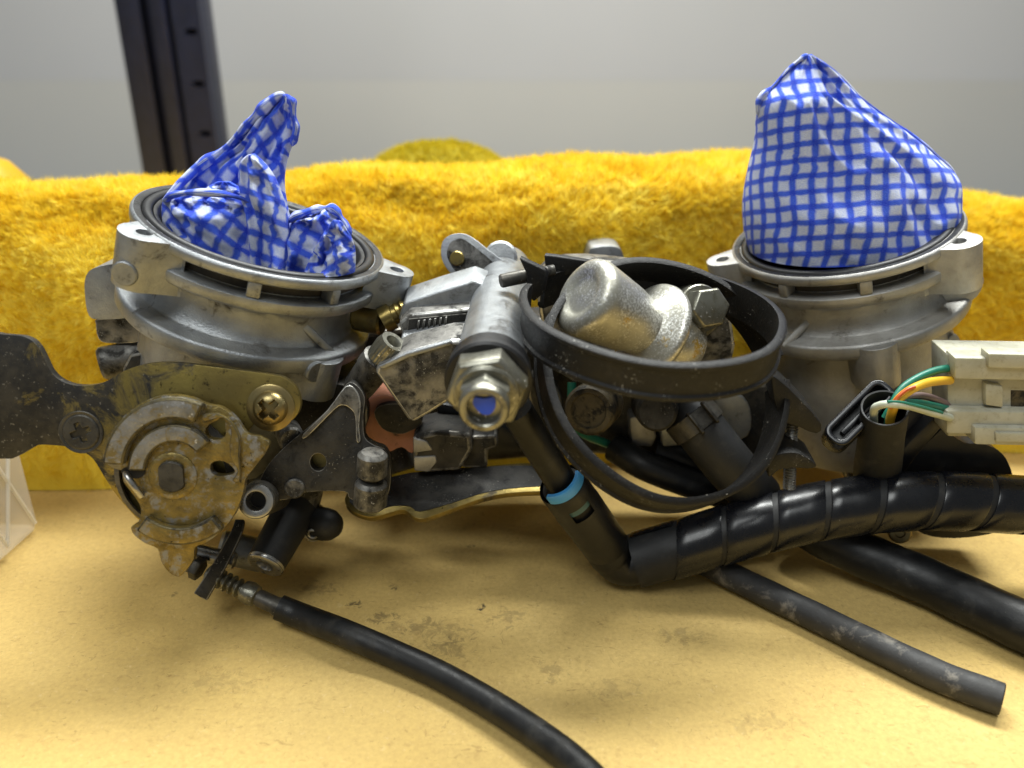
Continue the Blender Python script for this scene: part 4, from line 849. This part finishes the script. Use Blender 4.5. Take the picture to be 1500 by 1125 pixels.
# bent arm that holds the adjuster
arm = cr([W(352, 762, -20), W(346, 782, -23), W(322, 828, -29), W(294, 874, -33)], 5)
rows = []
for i, p in enumerate(arm):
    t = (arm[min(i + 1, len(arm) - 1)] - arm[max(i - 1, 0)]).normalized(); sd = t.cross(Vector((0, -1, .3))).normalized(); up_ = sd.cross(t); f_ = i / (len(arm) - 1); w_ = lerp(1.2, 1.9, f_)
    rows.append([p + sd * w_ * x + up_ * .7 * y for x, y in ((-1, -1), (1, -1), (1, 1), (-1, 1))])
mb = MB().grid(rows, True); mb.f.append((0, 1, 2, 3)); k = len(rows) * 4; mb.f.append((k - 1, k - 2, k - 3, k - 4)); mb.build('cable_arm', M['alu_dark'], asm, bevel=.3)
MB().cyl(W(285, 808, -22), W(345, 822, -22), 2.2, ch=.3).build('cross_pin', M['steel'], asm)
MB().cyl(W(320, 800, -16), W(390, 815, -14), 4.5, ch=.8).build('idle_port', M['alu'], asm)

# ------------------------------------------------------------------ sensor, its shroud, wires and connector (right)
sen = MB().slab([[W(x, y, -8) for x, y in cr2([(1323, 690), (1340, 668), (1376, 632), (1384, 630), (1412, 648), (1439, 650), (1464, 661), (1478, 680), (1484, 710), (1470, 770), (1436, 785), (1380, 788), (1342, 776), (1320, 740)], 3)]], (0, 12, 0)).build('position_sensor', M['blackpl'], asm, bevel=1.4, seg=3, bev_ang=50)
MB().slab([[W(x, y, -10.0) for x, y in [(1300, 690), (1330, 650), (1372, 608), (1380, 626), (1340, 672), (1322, 700)]]], (0, 6, 0)).build('sensor_rib', M['blackpl'], sen, bevel=.5)
MB().slab([[W(x, y, -6) for x, y in [(1316, 600), (1350, 590), (1384, 610), (1380, 640), (1330, 700), (1300, 690)]]], (0, 8, 0)).build('sensor_neck', M['seal'], sen, bevel=.8)
p = W(1318, 780, -12); MB().lathe(p, (-.3, -.9, .3), [(.01, 0), (1.2, 0), (1.4, .6), (2.6, .6), (3.0, .2), (3.0, -3)], 28).build('sensor_screw', M['brass'], sen)
# open socket
pts = [W(1287, 551, -16), W(1316, 574, -20), W(1236, 660, -26), W(1200, 630, -22)]
c = sum(pts, Vector()) / 4; u = ((pts[0] + pts[1]) / 2 - (pts[2] + pts[3]) / 2); hu = u.length / 2; u.normalize(); v = ((pts[1] + pts[2]) / 2 - (pts[0] + pts[3]) / 2); v -= u * v.dot(u); hv = v.length / 2; v.normalize(); n = u.cross(v); n = n if n.y < 0 else -n
def rr(hx, hy, r, k=6):
    o = []
    for (sx, sy, a0) in ((1, 1, 0), (-1, 1, 90), (-1, -1, 180), (1, -1, 270)):
        for i in range(k + 1): t = math.radians(a0 + 90 * i / k); o.append((sx * (hx - r) + r * math.cos(t), sy * (hy - r) + r * math.sin(t)))
    return o
sk = MB().slab([[c + u * x + v * y for x, y in rr(hu, hv, hv * .8)], [c + u * x + v * y for x, y in rr(hu - 1.5, hv - 1.5, hv * .8 - 1.4)]], -n * 9).build('sensor_socket', M['gloss'], asm, bevel=.45, seg=3, bev_ang=50)
MB().slab([[c - n * 5 + u * x + v * y for x, y in rr(hu - 1.6, hv - 1.6, hv * .8 - 1.5)]], -n * 4).build('socket_floor', M['blackpl'], sk)
MB().box(c - n * 5 + v * .3, u * (hu - 4), v * .6, n * 2).build('terminal_bar', M['gloss'], sk, bevel=.2)

wr = thing('wire_connector', 'off-white plastic wire connector with coloured wires in black sleeve', 'connector', W(1440, 640, -24))
s0, s1 = W(1296, 597, -24), W(1281, 720, -6); n = (s0 - s1).normalized(); r = 33 * mmpp(s0); Ls = (s0 - s1).length
MB().lathe(s1, n, [(r * 1.05, 0), (r * 1.08, Ls * .35), (r * 1.0, Ls * .7), (r * 1.0, Ls - .2), (r * .97, Ls), (r * .90, Ls - .1), (r * .88, Ls - 1), (r * .86, Ls - 12)], 48).build('sleeve', M['rubber_soft'], wr)
def wire(pts, rp, mat, nm='wire'): return MB().tube(cr([W(*q) for q in pts], 8), rp, 14).build(nm, mat, wr)
wire([(1402, 538, -16.0), (1370, 543, -18.0), (1340, 556, -20.0), (1318, 574, -22.0), (1304, 604, -24.0), (1298, 640, -22.0)], .95, M['w_green'])
yw = wire([(1392, 557, -18.0), (1362, 560, -22.0), (1336, 570, -25.0), (1316, 586, -26.0), (1306, 606, -25.0), (1300, 640, -22.0)], 1.08, M['w_yellow'])
MB().tube(cr([W(*q) for q in ((1340, 566.5, -26.1), (1328, 571, -26.8), (1314, 583, -27.3), (1303, 598, -26.6))], 8), .45, 8).build('stripe', M['w_orange'], yw)
ww = wire([(1392, 612, -20.0), (1366, 605, -24.0), (1336, 596, -27.0), (1306, 592, -29.0), (1288, 594, -27.5), (1280, 603, -25.0), (1282, 640, -18.0)], .92, M['w_white'])
MB().tube(cr([W(*q) for q in ((1380, 604.5, -23.0), (1350, 596, -26.8), (1320, 589.5, -28.8), (1300, 588.5, -29.4))], 8), .4, 8).build('stripe', M['w_green'], ww)
wire([(1392, 594, -16.0), (1362, 582, -18.0), (1340, 580, -19.0), (1316, 588, -21.0), (1306, 612, -22.0)], .9, M['w_pink'])
wire([(1392, 600, -17.0), (1368, 594, -19.0), (1340, 590, -21.0), (1310, 594, -23.0), (1296, 612, -23.0)], .85, M['w_green'])
cm, n_, b_ = nt_new('aged_nylon')
cc = mixc(n_, ramp(n_, noise(n_, 160, 5, .6), .35, .7), lin('b4b2a2'), lin('a29f8c')); cc = mixc(n_, ramp(n_, noise(n_, 700, 3, .6), .54, .86), cc, lin('8a846e'))
n_.links.new(cc, b_.inputs['Base Color']); b_.inputs['Roughness'].default_value = .42; b_.inputs['Subsurface Weight'].default_value = .5; b_.inputs['Subsurface Radius'].default_value = (.003, .003, .002); b_.inputs['Subsurface Scale'].default_value = .5
CY = -17
def cbox(x0, y0, x1, y1, Y, dep, nm, par, bv=.5, mat=None):
    return MB().slab([[W(x, y, Y) for x, y in ((x0, y0), (x1, y0 + 4), (x1, y1 + 4), (x0, y1))]], (0, dep, dep * .1)).build(nm, mat or cm, par, bevel=bv, seg=2)
hb_ = cbox(1388, 519, 1640, 640, CY, 9, 'housing', wr, .6)
cbox(1399, 524, 1640, 556, CY - 3.2, 5, 'upper_rail', hb_, .6)
cbox(1448, 518, 1640, 540, CY - 4.4, 4, 'latch', hb_, .6)
cbox(1387, 602, 1640, 636, CY - 3.0, 5, 'lower_rail', hb_, .6)
cbox(1428, 626, 1640, 652, CY - 4.6, 12, 'base_rail', hb_, .6)
cbox(1444, 562, 1470, 594, CY - 1.8, 3, 'latch_block', hb_, .5)
cbox(1481, 572, 1640, 600, CY - .15, 1, 'latch_slot', hb_, .1, M['brown'])
cbox(1459, 634, 1640, 648, CY - 5.4, 3, 'base_step', hb_, .4)

# ------------------------------------------------------------------ cloths stuffed into the throats
def cloth_mat(name, cu, cv, lw, warp=1.3, blue='1d3fd2', white='dadff0'):
    m, n, b = nt_new(name)
    uvn = N(n, 'ShaderNodeUVMap'); uvn.uv_map = 'UVMap'
    def tex(scale, detail, rough=.55, rot=0.0, sc=None):
        t = N(n, 'ShaderNodeTexNoise'); t.inputs['Scale'].default_value = scale; t.inputs['Detail'].default_value = detail; t.inputs['Roughness'].default_value = rough
        if sc:
            mp = N(n, 'ShaderNodeMapping'); mp.inputs['Rotation'].default_value = (0, 0, rot); mp.inputs['Scale'].default_value = sc; n.links.new(uvn.outputs[0], mp.inputs[0]); n.links.new(mp.outputs[0], t.inputs['Vector'])
        else: n.links.new(uvn.outputs[0], t.inputs['Vector'])
        return t
    wv = tex(.2, 3); vm = N(n, 'ShaderNodeVectorMath', operation='MULTIPLY_ADD'); n.links.new(wv.outputs['Color'], vm.inputs[0]); vm.inputs[1].default_value = (warp, warp, 0); n.links.new(uvn.outputs[0], vm.inputs[2])
    fz = tex(2.6, 5, .7); weave = tex(1.5, 4, .65, .7, (1.0, 3.4, 1))
    sp = N(n, 'ShaderNodeSeparateXYZ'); n.links.new(vm.outputs[0], sp.inputs[0]); ds = []
    for i, cell in ((0, cu), (1, cv)):
        f_ = mth(n, 'FRACT', mth(n, 'DIVIDE', sp.outputs[i], cell)); e = mth(n, 'ABSOLUTE', mth(n, 'SUBTRACT', f_, .5))
        ds.append(mth(n, 'ADD', e, mth(n, 'MULTIPLY_ADD', fz.outputs[0], .16, -.08)))
    ln = [ramp(n, x, .5 - lw / 2 - .085, .5 - lw / 2 + .06) for x in ds]
    both = mth(n, 'MULTIPLY', ln[0], ln[1]); any_ = mth(n, 'MAXIMUM', ln[0], ln[1])
    whitec = mixc(n, ramp(n, weave.outputs[0], .38, .66), lin(white), lin('b3c1ee')); whitec = mixc(n, ramp(n, fz.outputs[0], .5, .8), whitec, lin('f0f1f6'))
    bluec = mixc(n, both, lin('3b60e4'), lin(blue)); bluec = mixc(n, mth(n, 'MULTIPLY', ramp(n, weave.outputs[0], .45, .75), .4), bluec, lin('7d98ee'))
    n.links.new(mixc(n, any_, whitec, bluec), b.inputs['Base Color']); b.inputs['Roughness'].default_value = .85; b.inputs['Specular IOR Level'].default_value = .15
    b.inputs['Sheen Weight'].default_value = .15
    bump(n, b, mth(n, 'ADD', weave.outputs[0], mth(n, 'MULTIPLY', fz.outputs[0], .6)), .75, .0007)
    return m
def nz(x, y, seed): return float(vnoise(np.array([x + 50.]), np.array([y + 50.]), seed)[0]) - .5
def lobe(left, right, Y, depth, rows=34, cols=72, uv_rot=0.0, uv_off=(0, 0), wr=.5, seed=1, pinch=.0, tilt=.12, pw_=.8, shear=0.0):
    """a stuffed fold: outline sides (bottom to top), closed front and back, as thick as depth(v)"""
    Lp = cr([W(x, y, Y) for x, y in left], 8); Rp = cr([W(x, y, Y) for x, y in right], 8)
    def res(P_, t):
        f_ = t * (len(P_) - 1); i = min(int(f_), len(P_) - 2); return P_[i].lerp(P_[i + 1], f_ - i)
    V, U = [], []; refx = (Lp[0] + Rp[0]).x / 2
    for i in range(rows + 1):
        t = i / rows; a_, b_ = res(Lp, t), res(Rp, t); c = (a_ + b_) / 2; hx_ = (b_ - a_) / 2; D = depth(t); row = []; arc = 0; prev = None; uvs = []
        for k in range(cols):
            th_ = 2 * math.pi * k / cols                                   # 0 right, pi/2 front, pi left
            ct, st = math.cos(th_), math.sin(th_); ex = .8
            x = math.copysign(abs(ct) ** ex, ct); y = math.copysign(abs(st) ** pw_, st)
            p = c + hx_ * x + Vector((0, -1, tilt * -1)) * (y * D)
            w_ = wr * (nz(x * 2.2 + seed * 3, t * 4.5, seed) * 2 - 2.2 * abs(nz(x * 2.6 + t * 5, t * 3 - x * 3, seed + 1)) + 1.2 * nz(x * 6 + t * 3, t * 11 + x * 4, seed + 2)) * min(1, D / 4)
            p = p + Vector((0, -1, .2)) * w_ * (1 if y > 0 else .4) * abs(y)
            row.append(p)
        # arc length from the middle of the front
        k0 = cols // 4; u_ = [0] * cols
        for k in range(k0 + 1, k0 + cols // 2 + 1): u_[k % cols] = u_[(k - 1) % cols] - (row[k % cols] - row[(k - 1) % cols]).length
        for k in range(k0 - 1, k0 - cols // 2, -1): u_[k % cols] = u_[(k + 1) % cols] + (row[k % cols] - row[(k + 1) % cols]).length
        for k in range(cols):
            u0 = u_[k] + (c.x - refx); v0 = row[k].z * 1.02 + row[k].y * .25 + shear * row[k].x
            U.append((u0 * math.cos(uv_rot) - v0 * math.sin(uv_rot) + uv_off[0], u0 * math.sin(uv_rot) + v0 * math.cos(uv_rot) + uv_off[1]))
        V.append(row)
    return V, U
def lobes_to_obj(lobes, name, mat):
    mb = MB(); uv = []
    for V, U in lobes:
        o = len(mb.v); mb.grid(V, True); uv += U; n = len(V[0]); mb.f.append(tuple(o + (len(V) - 1) * n + k for k in range(n))); 
    me_o = mb.build(name, mat, None, smooth=180, uv=uv)
    return me_o
def hem(pts, r, seed, uv0):                        # rolled edge of the rag
    path = cr([W(*q) for q in pts], 7); V, U = [], []; a_ = None
    for i, p in enumerate(path):
        t = (path[min(i + 1, len(path) - 1)] - path[max(i - 1, 0)]).normalized(); a_, b_, _ = basis(t, Vector((0, -1, 0))); k = .75 + .9 * (nz(i * .3, seed, seed) + .3); f_ = min(1, i / 3, (len(path) - 1 - i) / 3 + .15)
        V.append([p + (a_ * math.cos(2 * math.pi * j / 14) * 1.25 + b_ * math.sin(2 * math.pi * j / 14) * .8) * r * k * f_ for j in range(14)]); U += [(uv0 + p.z * 1.1 + p.x * .6, j * r * .5 + p.x * .4) for j in range(14)]
    return V, U
rc = lobes_to_obj([lobe([(1102, 372), (1094, 345), (1091, 300), (1098, 250), (1107, 207), (1112, 150), (1132, 126), (1158, 98), (1178, 81)],
    [(1386, 345), (1394, 315), (1397, 285), (1395, 254), (1362, 222), (1313, 183), (1262, 147), (1222, 107), (1189, 79)], 28,
    lambda t: 24.0 * (1 - t ** 1.3) ** .95 + .5, rows=84, cols=144, wr=1.8, seed=5, tilt=.0, shear=-.05, pw_=1.0),
    hem([(1188, 80, 27), (1228, 109, 27), (1264, 146, 26), (1315, 184, 26), (1363, 221, 26), (1395, 252, 26), (1397, 286, 26)], .65, 51, 0), hem([(1110, 170, 27), (1113, 146, 27), (1134, 125, 27), (1160, 97, 27), (1184, 79, 27)], .9, 53, 2)], 'cleaning_cloth', cloth_mat('check_cloth', 4.75, 4.25, .36))
tag(rc, 'tall blue and white checked cloth stuffed into the right throat', 'cloth', 'checked cloths in the throats')
dep = lambda a, b, p=1.0: (lambda t: a * (1 - t) ** p + b)
ll = [lobe([(262, 336), (250, 304), (254, 279), (290, 246), (326, 222), (352, 196), (378, 168), (402, 146), (412, 139)], [(432, 345), (422, 305), (417, 268), (421, 236), (431, 204), (433, 184), (428, 168), (429, 150), (420, 138)], 10, dep(7.5, .7, .8), rows=64, cols=88, uv_rot=.75, wr=2.8, seed=9, tilt=0, pw_=1.2),
      lobe([(366, 398), (364, 350), (354, 296), (349, 262), (352, 238), (362, 227)], [(428, 398), (426, 352), (419, 306), (408, 270), (392, 243), (373, 225)], -5, dep(6.0, 1.2, .8), rows=60, cols=64, uv_rot=.22, uv_off=(1.5, .5), wr=1.8, seed=12, tilt=0, pw_=1.5),
      lobe([(262, 378), (242, 334), (237, 308), (240, 292), (252, 284), (276, 281)], [(400, 398), (396, 362), (386, 326), (376, 304), (362, 292), (346, 287)], -3, dep(8.5, 1.0, .55), rows=60, cols=88, uv_rot=.62, wr=2.0, seed=15, tilt=0, pw_=1.1),
      lobe([(388, 398), (402, 358), (414, 334), (430, 318), (452, 312), (468, 306)], [(517, 400), (519, 372), (514, 348), (503, 326), (494, 313), (482, 304)], 1, dep(8.5, .9, .55), rows=60, cols=80, uv_rot=.45, uv_off=(2, 1), wr=2.6, seed=19, tilt=0, pw_=1.1),
      lobe([(446, 396), (462, 362), (476, 338), (488, 322)], [(520, 398), (521, 372), (516, 350), (500, 324)], -8, dep(5, .6, .8), rows=40, cols=56, uv_rot=1.1, uv_off=(1, 3), wr=2.6, seed=23, tilt=0, pw_=1.4),
      lobe([(292, 300), (290, 288), (300, 276), (318, 266)], [(372, 302), (366, 290), (356, 278), (338, 266)], -1, dep(5, .6, .8), rows=30, cols=48, uv_rot=.1, wr=3.0, seed=27, tilt=0, pw_=1.3),
      hem([(240, 300, -2), (252, 281, 0), (290, 246, 6), (328, 219, 8), (352, 194, 9), (380, 165, 9), (404, 144, 10), (418, 138, 10)], 1.5, 31, 0),
      hem([(418, 138, 10), (428, 150, 9), (430, 170, 9), (434, 188, 9), (428, 214, 9)], 1.1, 37, 2),
      hem([(240, 296, -4), (256, 285, -8), (300, 282, -11), (346, 288, -9), (372, 300, -6)], 1.0, 41, 1),
      hem([(420, 326, -4), (436, 315, -3), (468, 306, -1), (488, 306, 0), (502, 322, 0), (514, 346, 0)], 1.1, 43, 3)]
lc = lobes_to_obj(ll, 'cleaning_cloth', cloth_mat('check_cloth_twisted', 5.0, 5.0, .36, 2.2))
tag(lc, 'twisted blue and white checked cloth with a peak in the left throat', 'cloth', 'checked cloths in the throats')
